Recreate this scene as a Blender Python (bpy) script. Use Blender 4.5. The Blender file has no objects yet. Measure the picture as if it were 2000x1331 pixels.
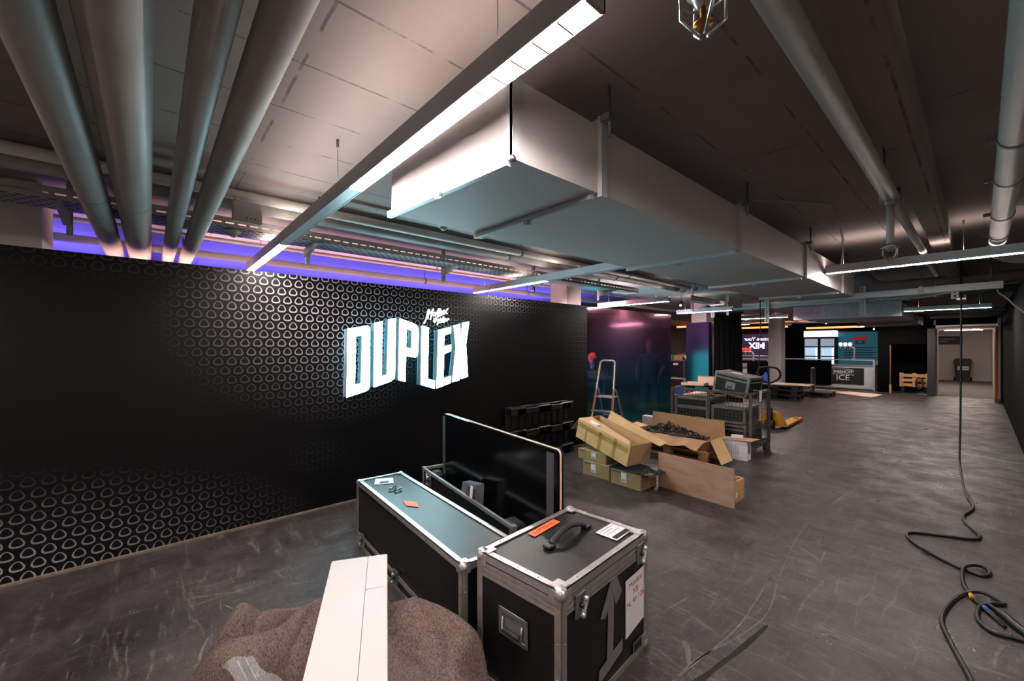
import bpy, bmesh, math, random
from mathutils import Vector, Matrix, Euler, noise as mnoise

random.seed(7)
scene = bpy.context.scene
COL = scene.collection

# ------------------------------------------------------------------ camera, world, exposure
cam_d = bpy.data.cameras.new('camera')
cam_d.sensor_width = 36.0
cam_d.lens = 803.0 / 2000.0 * 36.0
cam_d.shift_y = (679.0 - 665.5) / 2000.0
cam_d.clip_start = 0.02
cam_d.clip_end = 200
cam_o = bpy.data.objects.new('camera', cam_d)
COL.objects.link(cam_o)
cam_o.location = (0, 0, 1.65)
cam_o.rotation_euler = (math.radians(90), 0, math.radians(48.67))
scene.camera = cam_o

world = bpy.data.worlds.new('world')
scene.world = world
world.use_nodes = True
world.node_tree.nodes['Background'].inputs[0].default_value = (0.55, 0.6, 0.7, 1)
world.node_tree.nodes['Background'].inputs[1].default_value = 0.02

vs = scene.view_settings
vs.view_transform = 'Standard'
vs.look = 'None'
vs.exposure = 0.12
vs.gamma = 1.0
vs.use_curve_mapping = False
scene.cycles.use_denoising = True
scene.cycles.use_adaptive_sampling = True
scene.cycles.adaptive_threshold = 0.03
scene.cycles.max_bounces = 7
scene.cycles.diffuse_bounces = 3
scene.cycles.glossy_bounces = 3
scene.cycles.transparent_max_bounces = 8
scene.cycles.sample_clamp_indirect = 4.0
scene.cycles.caustics_reflective = False
scene.cycles.caustics_refractive = False

LAMP = 215.0        # radiance of the lit lamp cells
UPLIGHT = 17.0     # radiance of the strips on top of the lamp housings
SIGN = 19.0        # radiance of the sign faces


def area_light(name, loc, rot, sx, sy, power, color, spread=180):
    l = bpy.data.lights.new(name, 'AREA')
    l.shape = 'RECTANGLE'; l.size = sx; l.size_y = sy
    l.energy = power; l.color = color; l.spread = math.radians(spread)
    o = bpy.data.objects.new(name, l); COL.objects.link(o)
    o.location = loc; o.rotation_euler = [math.radians(a) for a in rot]
    return o


# violet and peach stage floods standing behind the printed partition, shining up
area_light('flood_light_violet', (-6.9, 2.4, 1.4), (180, 0, 0), 1.2, 10.0, 300, (0.16, 0.12, 1.0), 130)
area_light('flood_light_peach', (-5.15, 2.95, 1.5), (180, 0, 0), 0.06, 6.6, 62, (1.0, 0.55, 0.36), 62)
area_light('fill_light_teal', (-6.2, 7.2, 0.9), (0, -90, 0), 1.2, 2.4, 90, (0.05, 0.75, 0.8), 150)  # added unseen light, gives the glass and figures a teal glow from behind
area_light('fill_light_pink', (-4.7, 5.2, 1.7), (85, 0, 0), 0.2, 0.9, 90, (1.0, 0.7, 0.75), 120)  # added unseen light aimed along the glass to brighten the two figures
area_light('flood_light_orange', (-6.5, 22.6, 2.62), (180, 0, 0), 5.0, 0.15, 60, (1.0, 0.32, 0.1), 150)


# ------------------------------------------------------------------ helpers
def lin(c):
    if isinstance(c, str):
        c = c.lstrip('#'); c = [int(c[i:i + 2], 16) / 255 for i in (0, 2, 4)]
        return tuple(x / 12.92 if x <= 0.04045 else ((x + 0.055) / 1.055) ** 2.4 for x in c)
    return tuple(c)


class X:
    """a socket or number with arithmetic, for building math nodes"""
    def __init__(s, nt, v): s.nt = nt; s.v = v
    def op(s, o, b=None, c=None):
        n = s.nt.nodes.new('ShaderNodeMath'); n.operation = o
        for i, q in enumerate((s, b, c)):
            if q is None: continue
            q = q.v if isinstance(q, X) else q
            if isinstance(q, (int, float)): n.inputs[i].default_value = q
            else: s.nt.links.new(q, n.inputs[i])
        return X(s.nt, n.outputs[0])
    def __add__(s, b): return s.op('ADD', b)
    def __sub__(s, b): return s.op('SUBTRACT', b)
    def __mul__(s, b): return s.op('MULTIPLY', b)
    def __truediv__(s, b): return s.op('DIVIDE', b)
    def clamp(s): return s.op('MAXIMUM', 0.0).op('MINIMUM', 1.0)
    def step(s, a, b):  # smoothstep between a and b (either order)
        n = s.nt.nodes.new('ShaderNodeMapRange'); n.interpolation_type = 'SMOOTHSTEP'
        s.nt.links.new(s.v, n.inputs[0]); n.inputs[1].default_value = a; n.inputs[2].default_value = b
        return X(s.nt, n.outputs[0])


MATS = {}


def new_mat(name):
    m = bpy.data.materials.new(name); m.use_nodes = True
    nt = m.node_tree; b = nt.nodes['Principled BSDF']
    MATS[name] = m
    return m, nt, b


def tex_noise(nt, vec, scale, detail=4, rough=0.55, dist=0.0):
    n = nt.nodes.new('ShaderNodeTexNoise')
    n.inputs['Scale'].default_value = scale; n.inputs['Detail'].default_value = detail
    n.inputs['Roughness'].default_value = rough; n.inputs['Distortion'].default_value = dist
    if vec is not None: nt.links.new(vec, n.inputs['Vector'])
    return X(nt, n.outputs['Fac'])


def mapping(nt, vec, scale=(1, 1, 1), rot=(0, 0, 0), loc=(0, 0, 0)):
    n = nt.nodes.new('ShaderNodeMapping')
    nt.links.new(vec, n.inputs[0]); n.inputs['Scale'].default_value = scale
    n.inputs['Rotation'].default_value = rot; n.inputs['Location'].default_value = loc
    return n.outputs[0]


def mixc(nt, f, a, b):
    n = nt.nodes.new('ShaderNodeMix'); n.data_type = 'RGBA'
    for sock, q in ((n.inputs[0], f), (n.inputs[6], a), (n.inputs[7], b)):
        q = q.v if isinstance(q, X) else q
        if isinstance(q, (int, float)): sock.default_value = q
        elif isinstance(q, tuple): sock.default_value = (*q[:3], 1)
        else: nt.links.new(q, sock)
    return n.outputs[2]


def bump(nt, b, h, strength=0.3, dist=0.01):
    n = nt.nodes.new('ShaderNodeBump'); n.inputs['Strength'].default_value = strength
    n.inputs['Distance'].default_value = dist
    nt.links.new(h.v if isinstance(h, X) else h, n.inputs['Height'])
    nt.links.new(n.outputs[0], b.inputs['Normal'])


def mat(name, col, rough=0.5, metal=0.0, var=0.25, scale=6.0, bmp=0.0, bscale=60.0, emit=None, estr=0.0, spec=0.5, alpha=1.0, trans=0.0, col2=None):
    m, nt, b = new_mat(name)
    c = lin(col)
    co = nt.nodes.new('ShaderNodeTexCoord').outputs['Object']
    if var:
        n = tex_noise(nt, co, scale).step(0.3, 0.7)
        c2 = lin(col2) if col2 else tuple(x * (1 - var) for x in c)
        nt.links.new(mixc(nt, n, c, c2), b.inputs['Base Color'])
    else:
        b.inputs['Base Color'].default_value = (*c, 1)
    b.inputs['Roughness'].default_value = rough
    b.inputs['Metallic'].default_value = metal
    b.inputs['Specular IOR Level'].default_value = spec
    b.inputs['Alpha'].default_value = alpha
    b.inputs['Transmission Weight'].default_value = trans
    if bmp: bump(nt, b, tex_noise(nt, co, bscale), bmp)
    if emit is not None:
        b.inputs['Emission Color'].default_value = (*lin(emit), 1)
        b.inputs['Emission Strength'].default_value = estr
    return m


# ------------------------------------------------------------------ mesh builder
class M:
    def __init__(s): s.v = []; s.f = []; s.sm = []
    def add(s, vs, fs, smooth=False):
        o = len(s.v); s.v += [tuple(v) for v in vs]
        s.f += [tuple(i + o for i in f) for f in fs]; s.sm += [smooth] * len(fs)
        return s
    def box(s, c, d, rot=None, bev=0.0):
        hx, hy, hz = d[0] / 2, d[1] / 2, d[2] / 2
        if bev and bev < min(hx, hy, hz):
            b = bev; vs = []; idx = {}
            for sx in (-1, 1):
                for sy in (-1, 1):
                    for sz in (-1, 1):
                        for k in range(3):
                            p = [sx * (hx - b), sy * (hy - b), sz * (hz - b)]
                            p[k] += (sx, sy, sz)[k] * b
                            idx[(sx, sy, sz, k)] = len(vs); vs.append(p)
            fs = []
            for k in range(3):
                a, c2 = [q for q in range(3) if q != k]
                for sg in (-1, 1):
                    L = []
                    for t in ((-1, -1), (1, -1), (1, 1), (-1, 1)):
                        q = [0, 0, 0]; q[k] = sg; q[a] = t[0]; q[c2] = t[1]
                        L.append(idx[(*q, k)])
                    fs.append(L)
            for k in range(3):
                a, c2 = [q for q in range(3) if q != k]
                for s1 in (-1, 1):
                    for s2 in (-1, 1):
                        L = []
                        for e, kk in ((-1, a), (1, a), (1, c2), (-1, c2)):
                            q = [0, 0, 0]; q[k] = e; q[a] = s1; q[c2] = s2
                            L.append(idx[(*q, kk)])
                        fs.append(L)
            for sx in (-1, 1):
                for sy in (-1, 1):
                    for sz in (-1, 1):
                        fs.append([idx[(sx, sy, sz, k)] for k in range(3)])
        else:
            vs = [(x * hx, y * hy, z * hz) for x in (-1, 1) for y in (-1, 1) for z in (-1, 1)]
            fs = [(0, 1, 3, 2), (4, 6, 7, 5), (0, 4, 5, 1), (2, 3, 7, 6), (0, 2, 6, 4), (1, 5, 7, 3)]
        if rot is not None: vs = [rot @ Vector(v) for v in vs]
        return s.add([(v[0] + c[0], v[1] + c[1], v[2] + c[2]) for v in vs], fs)
    def bb(s, x0, x1, y0, y1, z0, z1, bev=0.0):
        return s.box(((x0 + x1) / 2, (y0 + y1) / 2, (z0 + z1) / 2), (abs(x1 - x0), abs(y1 - y0), abs(z1 - z0)), None, bev)
    def tube(s, path, r, seg=8, closed=False, cap=True):
        P = [Vector(p) for p in path]; n = len(P)
        R = r if isinstance(r, (list, tuple)) else [r] * n
        vs = []; fs = []; up = None
        for i in range(n):
            a = P[(i - 1) % n] if (closed or i > 0) else P[i]
            b = P[(i + 1) % n] if (closed or i < n - 1) else P[i]
            t = (b - a).normalized() if (b - a).length > 1e-9 else Vector((0, 0, 1))
            if up is None:
                up = Vector((0, 0, 1)) if abs(t.z) < 0.9 else Vector((1, 0, 0))
            sd = t.cross(up)
            if sd.length < 1e-6: sd = t.cross(Vector((0, 1, 0.01)))
            sd.normalize(); up = sd.cross(t).normalized()
            for k in range(seg):
                q = 2 * math.pi * k / seg
                vs.append(P[i] + (sd * math.cos(q) + up * math.sin(q)) * R[i])
        m = n if closed else n - 1
        for i in range(m):
            j = (i + 1) % n
            for k in range(seg):
                k2 = (k + 1) % seg
                fs.append((i * seg + k, i * seg + k2, j * seg + k2, j * seg + k))
        s.add(vs, fs, True)
        if cap and not closed:
            o = len(s.v) - len(vs)
            s.f.append(tuple(o + k for k in range(seg))[::-1]); s.sm.append(False)
            s.f.append(tuple(o + (n - 1) * seg + k for k in range(seg))); s.sm.append(False)
        return s
    def bar(s, a, b, w, h):
        """rectangular bar from a to b, w sideways, h in the other direction"""
        a = Vector(a); b = Vector(b); t = (b - a); L = t.length; t.normalize()
        up = Vector((0, 0, 1)) if abs(t.z) < 0.95 else Vector((0, 1, 0))
        sd = t.cross(up).normalized(); up = sd.cross(t).normalized()
        rot = Matrix((t, sd, up)).transposed()
        return s.box((a + b) / 2, (L, w, h), rot)
    def ball(s, c, r, seg=10, rings=6, sq=(1, 1, 1)):
        vs = []; fs = []
        for i in range(rings + 1):
            p = math.pi * i / rings
            for k in range(seg):
                q = 2 * math.pi * k / seg
                vs.append((c[0] + r * sq[0] * math.sin(p) * math.cos(q), c[1] + r * sq[1] * math.sin(p) * math.sin(q), c[2] + r * sq[2] * math.cos(p)))
        for i in range(rings):
            for k in range(seg):
                k2 = (k + 1) % seg
                fs.append((i * seg + k, (i + 1) * seg + k, (i + 1) * seg + k2, i * seg + k2))
        return s.add(vs, fs, True)
    def lathe(s, prof, c=(0, 0, 0), seg=20):
        vs = []; fs = []
        for r, z in prof:
            for k in range(seg):
                q = 2 * math.pi * k / seg
                vs.append((c[0] + r * math.cos(q), c[1] + r * math.sin(q), c[2] + z))
        for i in range(len(prof) - 1):
            for k in range(seg):
                k2 = (k + 1) % seg
                fs.append((i * seg + k, i * seg + k2, (i + 1) * seg + k2, (i + 1) * seg + k))
        return s.add(vs, fs, True)
    def sheet(s, corners, th):
        """a quad board of thickness th behind its normal"""
        P = [Vector(c) for c in corners]
        n = (P[1] - P[0]).cross(P[3] - P[0]).normalized() * th
        vs = P + [p - n for p in P]
        return s.add(vs, [(0, 1, 2, 3), (7, 6, 5, 4), (0, 4, 5, 1), (1, 5, 6, 2), (2, 6, 7, 3), (3, 7, 4, 0)])
    def build(s, name, m, parent=None, label=None, smooth_all=False):
        me = bpy.data.meshes.new(name)
        me.from_pydata(s.v, [], s.f); me.validate()
        if len(s.sm) == len(me.polygons):
            for p, q in zip(me.polygons, s.sm): p.use_smooth = q or smooth_all
        bm = bmesh.new(); bm.from_mesh(me); bmesh.ops.recalc_face_normals(bm, faces=bm.faces); bm.to_mesh(me); bm.free()
        me.materials.append(MATS[m])
        return link(name, me, parent, label)


def link(name, data, parent=None, label=None):
    o = bpy.data.objects.new(name, data); COL.objects.link(o)
    if parent is not None: o.parent = parent
    if label: o['label'] = label
    return o


def tag(o, label, cat, group=None):
    o['label'] = label; o['category'] = cat
    if group: o['group'] = group
    return o


def thing(name, label, cat, loc=(0, 0, 0), rotz=0.0, group=None):
    o = bpy.data.objects.new(name, None); COL.objects.link(o)
    o.empty_display_size = 0.1
    o.location = loc; o.rotation_euler = (0, 0, math.radians(rotz))
    return tag(o, label, cat, group)


def struct(name, mb, m, label, cat='structure', parent=None):
    o = mb.build(name, m, parent)
    if parent is None:
        o['kind'] = 'structure'; o['label'] = label; o['category'] = cat
    return o


def extrude_poly(name, loops, to3d, m, parent, depth_vec, label=None):
    """2D loops (first outer, rest holes) -> solid; to3d maps 2D to 3D, depth_vec goes back"""
    bm = bmesh.new(); edges = []
    for lp in loops:
        vs = [bm.verts.new(to3d(p)) for p in lp]
        for i in range(len(vs)): edges.append(bm.edges.new((vs[i], vs[(i + 1) % len(vs)])))
    r = bmesh.ops.triangle_fill(bm, use_beauty=True, use_dissolve=False, edges=edges)
    faces = [g for g in r['geom'] if isinstance(g, bmesh.types.BMFace)]
    if depth_vec is not None:
        e = bmesh.ops.extrude_face_region(bm, geom=faces)
        vs = [g for g in e['geom'] if isinstance(g, bmesh.types.BMVert)]
        bmesh.ops.translate(bm, verts=vs, vec=Vector(depth_vec))
    bmesh.ops.recalc_face_normals(bm, faces=bm.faces)
    me = bpy.data.meshes.new(name); bm.to_mesh(me); bm.free()
    me.materials.append(MATS[m])
    return link(name, me, parent, label)


def text_mesh(name, body, size, m, parent, matrix, depth=0.001, bold=0.0, align='CENTER'):
    cu = bpy.data.curves.new(name, 'FONT'); cu.body = body; cu.size = size
    cu.extrude = depth; cu.offset = bold; cu.align_x = align; cu.align_y = 'CENTER'; cu.resolution_u = 3
    t = bpy.data.objects.new('tmp', cu); COL.objects.link(t)
    dg = bpy.context.evaluated_depsgraph_get()
    me = bpy.data.meshes.new_from_object(t.evaluated_get(dg))
    bpy.data.objects.remove(t); me.name = name
    me.materials.clear(); me.materials.append(MATS[m])
    me.transform(matrix)
    return link(name, me, parent)


def face_matrix(origin, xdir, ydir):
    x = Vector(xdir).normalized(); y = Vector(ydir).normalized(); z = x.cross(y)
    r = Matrix((x, y, z)).transposed().to_4x4(); r.translation = Vector(origin)
    return r


def stroke_mesh(name, strokes, to3d, w, th, m, parent, nrm):
    """pen strokes as flat ribbons with a little thickness"""
    b = M()
    for st in strokes:
        for p, q in zip(st[:-1], st[1:]):
            p2 = Vector(p); q2 = Vector(q); t = (q2 - p2)
            if t.length < 1e-6: continue
            t.normalize(); p2 = p2 - t * w * 0.35; q2 = q2 + t * w * 0.35
            n = Vector((-t.y, t.x)) * w / 2
            c = [to3d(p2 - n), to3d(q2 - n), to3d(q2 + n), to3d(p2 + n)]
            P = [Vector(k) for k in c]; N = Vector(nrm) * th
            b.add(P + [k - N for k in P], [(0, 1, 2, 3), (7, 6, 5, 4), (0, 4, 5, 1), (1, 5, 6, 2), (2, 6, 7, 3), (3, 7, 4, 0)])
    return b.build(name, m, parent)


def dup(o, loc=None, rotz=None, label=None, group=None):
    c = o.copy(); COL.objects.link(c)
    if loc is not None: c.location = loc
    if rotz is not None: c.rotation_euler = (0, 0, math.radians(rotz))
    if label: c['label'] = label
    if group: c['group'] = group
    for ch in list(o.children):
        k = ch.copy(); COL.objects.link(k); k.parent = c
        for g in list(ch.children):
            q = g.copy(); COL.objects.link(q); q.parent = k
    return c


def smooth_path(pts, n=6, closed=False):
    """Catmull-Rom through pts"""
    P = [Vector(p) for p in pts]; out = []
    m = len(P) if closed else len(P) - 1
    for i in range(m):
        if closed:
            a, b, c, d = P[(i - 1) % len(P)], P[i], P[(i + 1) % len(P)], P[(i + 2) % len(P)]
        else:
            a, b, c, d = P[max(i - 1, 0)], P[i], P[i + 1], P[min(i + 2, len(P) - 1)]
        for k in range(n):
            t = k / n
            out.append(0.5 * ((2 * b) + (c - a) * t + (2 * a - 5 * b + 4 * c - d) * t * t + (3 * b - a - 3 * c + d) * t ** 3))
    if not closed: out.append(P[-1])
    return out


# ------------------------------------------------------------------ materials
mat('steel', '#b9bcbf', 0.32, 1.0, 0.25, 20)
mat('galvanised', '#9aa0a2', 0.45, 0.9, 0.25, 15)
mat('alu', '#c9c5c2', 0.38, 0.85, 0.2, 18)
mat('alu_dull', '#8d8a86', 0.5, 0.7, 0.3, 12)
mat('cage_steel', '#5d544b', 0.6, 0.35, 0.3, 12)
mat('case_black', '#0d0d0e', 0.42, 0, 0.4, 5, 0.12, 90)
mat('black', '#0c0c0d', 0.55, 0, 0.3, 6)
mat('black_gloss', '#08080a', 0.16, 0, 0.2, 3)
mat('black_cloth', '#070707', 0.95, 0, 0.3, 30, 0.2, 200, spec=0.1)
mat('black_plastic', '#141517', 0.38, 0, 0.35, 6, 0.08, 120)
mat('black_wall', '#040404', 0.85, 0, 0.4, 2, 0.1, 40, spec=0.08)
mat('rubber', '#121212', 0.7, 0, 0.3, 20)
mat('grey_plastic', '#5b5e60', 0.5, 0, 0.15, 8)
mat('dark_grey_panel', '#383639', 0.6, 0, 0.15, 8)
mat('white_paint', '#cfcac6', 0.55, 0, 0.1, 4)
mat('pipe_paint', '#b6b2ae', 0.5, 0, 0.12, 3)
mat('pipe_dim', '#8f8c8a', 0.55, 0, 0.2, 3)
mat('duct_white', '#d2cdcb', 0.6, 0, 0.06, 1.2, 0.03, 30)
mat('lamp_grey', '#c4c8cc', 0.42, 0.2, 0.08, 4)
mat('lamp_blank', '#c3c8cb', 0.35, 0.1, 0.05, 4)
mat('lamp_lit', '#ffffff', 0.5, 0, 0, emit='#fff1ea', estr=LAMP)
mat('lamp_up', '#ffffff', 0.5, 0, 0, emit='#ffe6dc', estr=UPLIGHT)
mat('lamp_pink', '#ffffff', 0.5, 0, 0, emit='#ffc6b4', estr=14)
mat('lamp_orange', '#ffffff', 0.5, 0, 0, emit='#ff6a2c', estr=5)
mat('lamp_dot', '#ffffff', 0.5, 0, 0, emit='#e8f6ff', estr=45)
mat('sign_face', '#ffffff', 0.4, 0, 0, emit='#c4f6ff', estr=SIGN)
mat('sign_halo', '#ffffff', 0.5, 0, 0, emit='#007f9c', estr=4.0)
mat('sign_side', '#8d989b', 0.45, 0, 0.05, 4)
mat('script_lit', '#ffffff', 0.5, 0, 0, emit='#f4fbff', estr=2.2)
mat('carton', '#b08a64', 0.8, 0, 0.18, 5, 0.08, 40)
mat('carton_pale', '#cda878', 0.8, 0, 0.15, 5, 0.08, 40)
mat('carton_olive', '#98815a', 0.75, 0, 0.2, 5, 0.08, 40)
mat('tape', '#a98a4a', 0.3, 0, 0.15, 8)
mat('tape_grey', '#6d6a6b', 0.55, 0, 0.15, 20)
mat('wood_dark', '#553a26', 0.6, 0, 0.25, 9)
mat('hose_dark', '#3f1c20', 0.5, 0, 0.2, 9)
mat('ink', '#151515', 0.7, 0, 0)
mat('ink_soft', '#55504a', 0.7, 0, 0)
mat('paper', '#d9d5da', 0.7, 0, 0.06, 5)
mat('paper_grey', '#a9a5a6', 0.7, 0, 0.1, 5)
mat('orange_tape', '#ee6a35', 0.6, 0, 0.1, 10)
mat('red_ink', '#a31f2c', 0.6, 0, 0)
mat('red_paint', '#a92720', 0.45, 0, 0.15, 10)
mat('blue_print', '#2f7fc0', 0.6, 0, 0.1, 10)
mat('blue_plastic', '#1b5fc4', 0.35, 0, 0.15, 8)
mat('green_print', '#3fbf5a', 0.6, 0, 0.1, 8)
mat('yellow_paint', '#e39a1b', 0.42, 0, 0.2, 7)
mat('white_card', '#b6b0ae', 0.55, 0, 0.03, 2)
mat('cream_card', '#e8c9b2', 0.6, 0, 0.05, 3)
mat('brass', '#a8752c', 0.35, 1.0, 0.1, 10)
mat('wood_pale', '#c79a68', 0.6, 0, 0.25, 9, 0.05, 40)
mat('wood_orange', '#a9632b', 0.55, 0, 0.25, 9, 0.05, 40)
mat('corridor_white', '#d9d2cd', 0.7, 0, 0.05, 1.5)
mat('corridor_floor', '#6b6664', 0.8, 0, 0.15, 14, 0.1, 120)
mat('concrete_dim', '#8b8480', 0.8, 0, 0.2, 1.5, 0.1, 18)
mat('column_paint', '#c7c0bb', 0.7, 0, 0.1, 2)
mat('sill_dust', '#7b6f66', 0.8, 0, 0.35, 14)
mat('scuff', '#6f6866', 0.8, 0, 0.3, 20)
mat('groove', '#171311', 0.9, 0, 0.4, 20)
mat('skin', '#9a6a55', 0.6, 0, 0.1, 10)
mat('shirt', '#3a3d46', 0.85, 0, 0.2, 12)
mat('trousers', '#131418', 0.85, 0, 0.2, 12)
mat('cap_orange', '#ff5a1e', 0.7, 0, 0.1, 12)
mat('hair', '#1a1210', 0.7, 0, 0.2, 30)
mat('purple_beam', '#c9c2bd', 0.7, 0, 0.1, 2)


def m_plastic_film():
    m, nt, b = new_mat('clear_film')
    b.inputs['Base Color'].default_value = (0.75, 0.8, 0.85, 1)
    b.inputs['Roughness'].default_value = 0.12
    b.inputs['Alpha'].default_value = 0.14


def m_black_film():
    m, nt, b = new_mat('dark_film')
    co = nt.nodes.new('ShaderNodeTexCoord').outputs['Object']
    b.inputs['Base Color'].default_value = (0.012, 0.016, 0.022, 1)
    b.inputs['Roughness'].default_value = 0.2
    bump(nt, b, tex_noise(nt, co, 18, 4, 0.6, 1.0), 0.8, 0.02)


def m_floor():
    m, nt, b = new_mat('floor_concrete')
    co = nt.nodes.new('ShaderNodeTexCoord').outputs['Object']
    big = tex_noise(nt, co, 0.55, 5, 0.6, 0.4).step(0.35, 0.7)
    fine = tex_noise(nt, co, 14, 6, 0.7).step(0.35, 0.75)
    c = mixc(nt, big, lin('#2e292a'), lin('#464040'))
    c = mixc(nt, fine * 0.6, c, lin('#1c1819'))
    # scuffs: stretched noise in two directions
    s1 = tex_noise(nt, mapping(nt, co, (1.2, 9, 1), (0, 0, 0.6)), 2.2, 6, 0.75, 1.2).step(0.53, 0.70)
    s2 = tex_noise(nt, mapping(nt, co, (10, 1.1, 1), (0, 0, 0.35)), 1.8, 6, 0.75, 1.0).step(0.54, 0.72)
    blot = tex_noise(nt, mapping(nt, co, loc=(4, 2, 0)), 1.7, 6, 0.7, 0.6).step(0.40, 0.62)
    c = mixc(nt, blot * 0.55, c, lin('#191516'))
    c = mixc(nt, (s1 * 0.5 + s2 * 0.42).clamp(), c, lin('#7d7572'))
    # thin scratches
    w = nt.nodes.new('ShaderNodeTexVoronoi'); w.feature = 'DISTANCE_TO_EDGE'
    w.inputs['Scale'].default_value = 0.9
    wv = mapping(nt, co, (1.0, 0.35, 1), (0, 0, -0.3)); nt.links.new(wv, w.inputs['Vector'])
    ln = X(nt, w.outputs['Distance']).step(0.006, 0.0)
    gate = tex_noise(nt, co, 1.4, 3).step(0.55, 0.66)
    c = mixc(nt, ln * gate * 0.5, c, lin('#9c938f'))
    # white paint specks
    v = nt.nodes.new('ShaderNodeTexVoronoi'); v.inputs['Scale'].default_value = 26
    nt.links.new(co, v.inputs['Vector'])
    sp = X(nt, v.outputs['Distance']).step(0.13, 0.06) * tex_noise(nt, co, 5, 3).step(0.58, 0.66)
    c = mixc(nt, sp * 0.8, c, lin('#b5aca8'))
    nt.links.new(c, b.inputs['Base Color'])
    r = tex_noise(nt, co, 2.5, 6, 0.7).step(0.3, 0.7) * 0.3 + 0.26
    nt.links.new(r.v, b.inputs['Roughness'])
    b.inputs['Specular IOR Level'].default_value = 0.5
    bump(nt, b, tex_noise(nt, co, 55, 5, 0.7) + tex_noise(nt, co, 6, 4) * 0.6, 0.5, 0.008)


def m_ceiling():
    m, nt, b = new_mat('ceiling_concrete')
    co = nt.nodes.new('ShaderNodeTexCoord').outputs['Object']
    sep = nt.nodes.new('ShaderNodeSeparateXYZ'); nt.links.new(co, sep.inputs[0])
    x, y = X(nt, sep.outputs[0]), X(nt, sep.outputs[1])
    wob = tex_noise(nt, co, 3.0, 4) * 0.02
    # board joints along y every 0.42 m, cross joints every 2.4 m
    j = ((x + wob) / 0.42).op('FRACT') - 0.5
    jl = j.op('ABSOLUTE').step(0.017, 0.008) * tex_noise(nt, mapping(nt, co, (0.6, 1.6, 1)), 2.4, 5, 0.7).step(0.42, 0.55)
    k = ((y + wob + 0.7) / 2.4).op('FRACT') - 0.5
    kl = k.op('ABSOLUTE').step(0.004, 0.0015) * tex_noise(nt, co, 3.1, 4, 0.6).step(0.5, 0.6)
    pits = tex_noise(nt, mapping(nt, co, (6, 2.0, 1)), 4, 6, 0.7).step(0.69, 0.75)
    base = mixc(nt, tex_noise(nt, co, 1.1, 5).step(0.3, 0.7), lin('#a8a09c'), lin('#98908c'))
    grain = tex_noise(nt, mapping(nt, co, (40, 3, 1)), 1, 3)
    base = mixc(nt, grain * 0.25, base, lin('#8a827e'))
    c = mixc(nt, (jl.op('MAXIMUM', kl).op('MAXIMUM', pits * 0.7) * 0.6), base, lin('#3a3331'))
    nt.links.new(c, b.inputs['Base Color'])
    b.inputs['Roughness'].default_value = 0.85
    bump(nt, b, (jl * -1.0) + tex_noise(nt, co, 9, 5) * 0.3 + grain * 0.15, 0.4, 0.01)


def m_print():
    """black wall covering printed with rows of rounded-triangle rings that fade in and out"""
    m, nt, b = new_mat('ring_print')
    co = nt.nodes.new('ShaderNodeTexCoord').outputs['Object']
    sep = nt.nodes.new('ShaderNodeSeparateXYZ'); nt.links.new(co, sep.inputs[0])
    y, z = X(nt, sep.outputs[1]), X(nt, sep.outputs[2])
    PX, PZ = 0.1, 0.083
    row = (z + 0.01) / PZ
    r = row.op('FLOOR')
    fy = (row.op('FRACT') - 0.5) * PZ
    fx = ((y / PX + (r * 0.5) + 20.0).op('FRACT') - 0.5) * PX
    rr = (fx * fx + fy * fy).op('SQRT')
    th = fy.op('ARCTAN2', fx)
    R = (((th * 3.0).op('SINE')) * -0.0030) + 0.0315
    wdt = (fy * -0.05) + 0.0050
    ring = ((wdt - (rr - R).op('ABSOLUTE')) / 0.0014 + 0.5).clamp()
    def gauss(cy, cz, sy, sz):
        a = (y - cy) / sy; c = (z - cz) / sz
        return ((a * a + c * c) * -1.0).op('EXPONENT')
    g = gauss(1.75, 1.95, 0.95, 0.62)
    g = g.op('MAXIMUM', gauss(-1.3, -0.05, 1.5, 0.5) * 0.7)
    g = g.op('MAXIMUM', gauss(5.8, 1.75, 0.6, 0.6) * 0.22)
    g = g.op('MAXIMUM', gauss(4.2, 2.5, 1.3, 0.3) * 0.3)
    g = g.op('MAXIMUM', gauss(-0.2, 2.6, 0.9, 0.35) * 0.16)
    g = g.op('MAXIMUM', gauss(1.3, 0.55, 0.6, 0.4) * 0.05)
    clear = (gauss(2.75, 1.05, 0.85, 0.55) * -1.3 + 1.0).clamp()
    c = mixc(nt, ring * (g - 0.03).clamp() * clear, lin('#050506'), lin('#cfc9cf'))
    nt.links.new(c, b.inputs['Base Color'])
    b.inputs['Roughness'].default_value = 0.45
    b.inputs['Specular IOR Level'].default_value = 0.2


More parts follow.
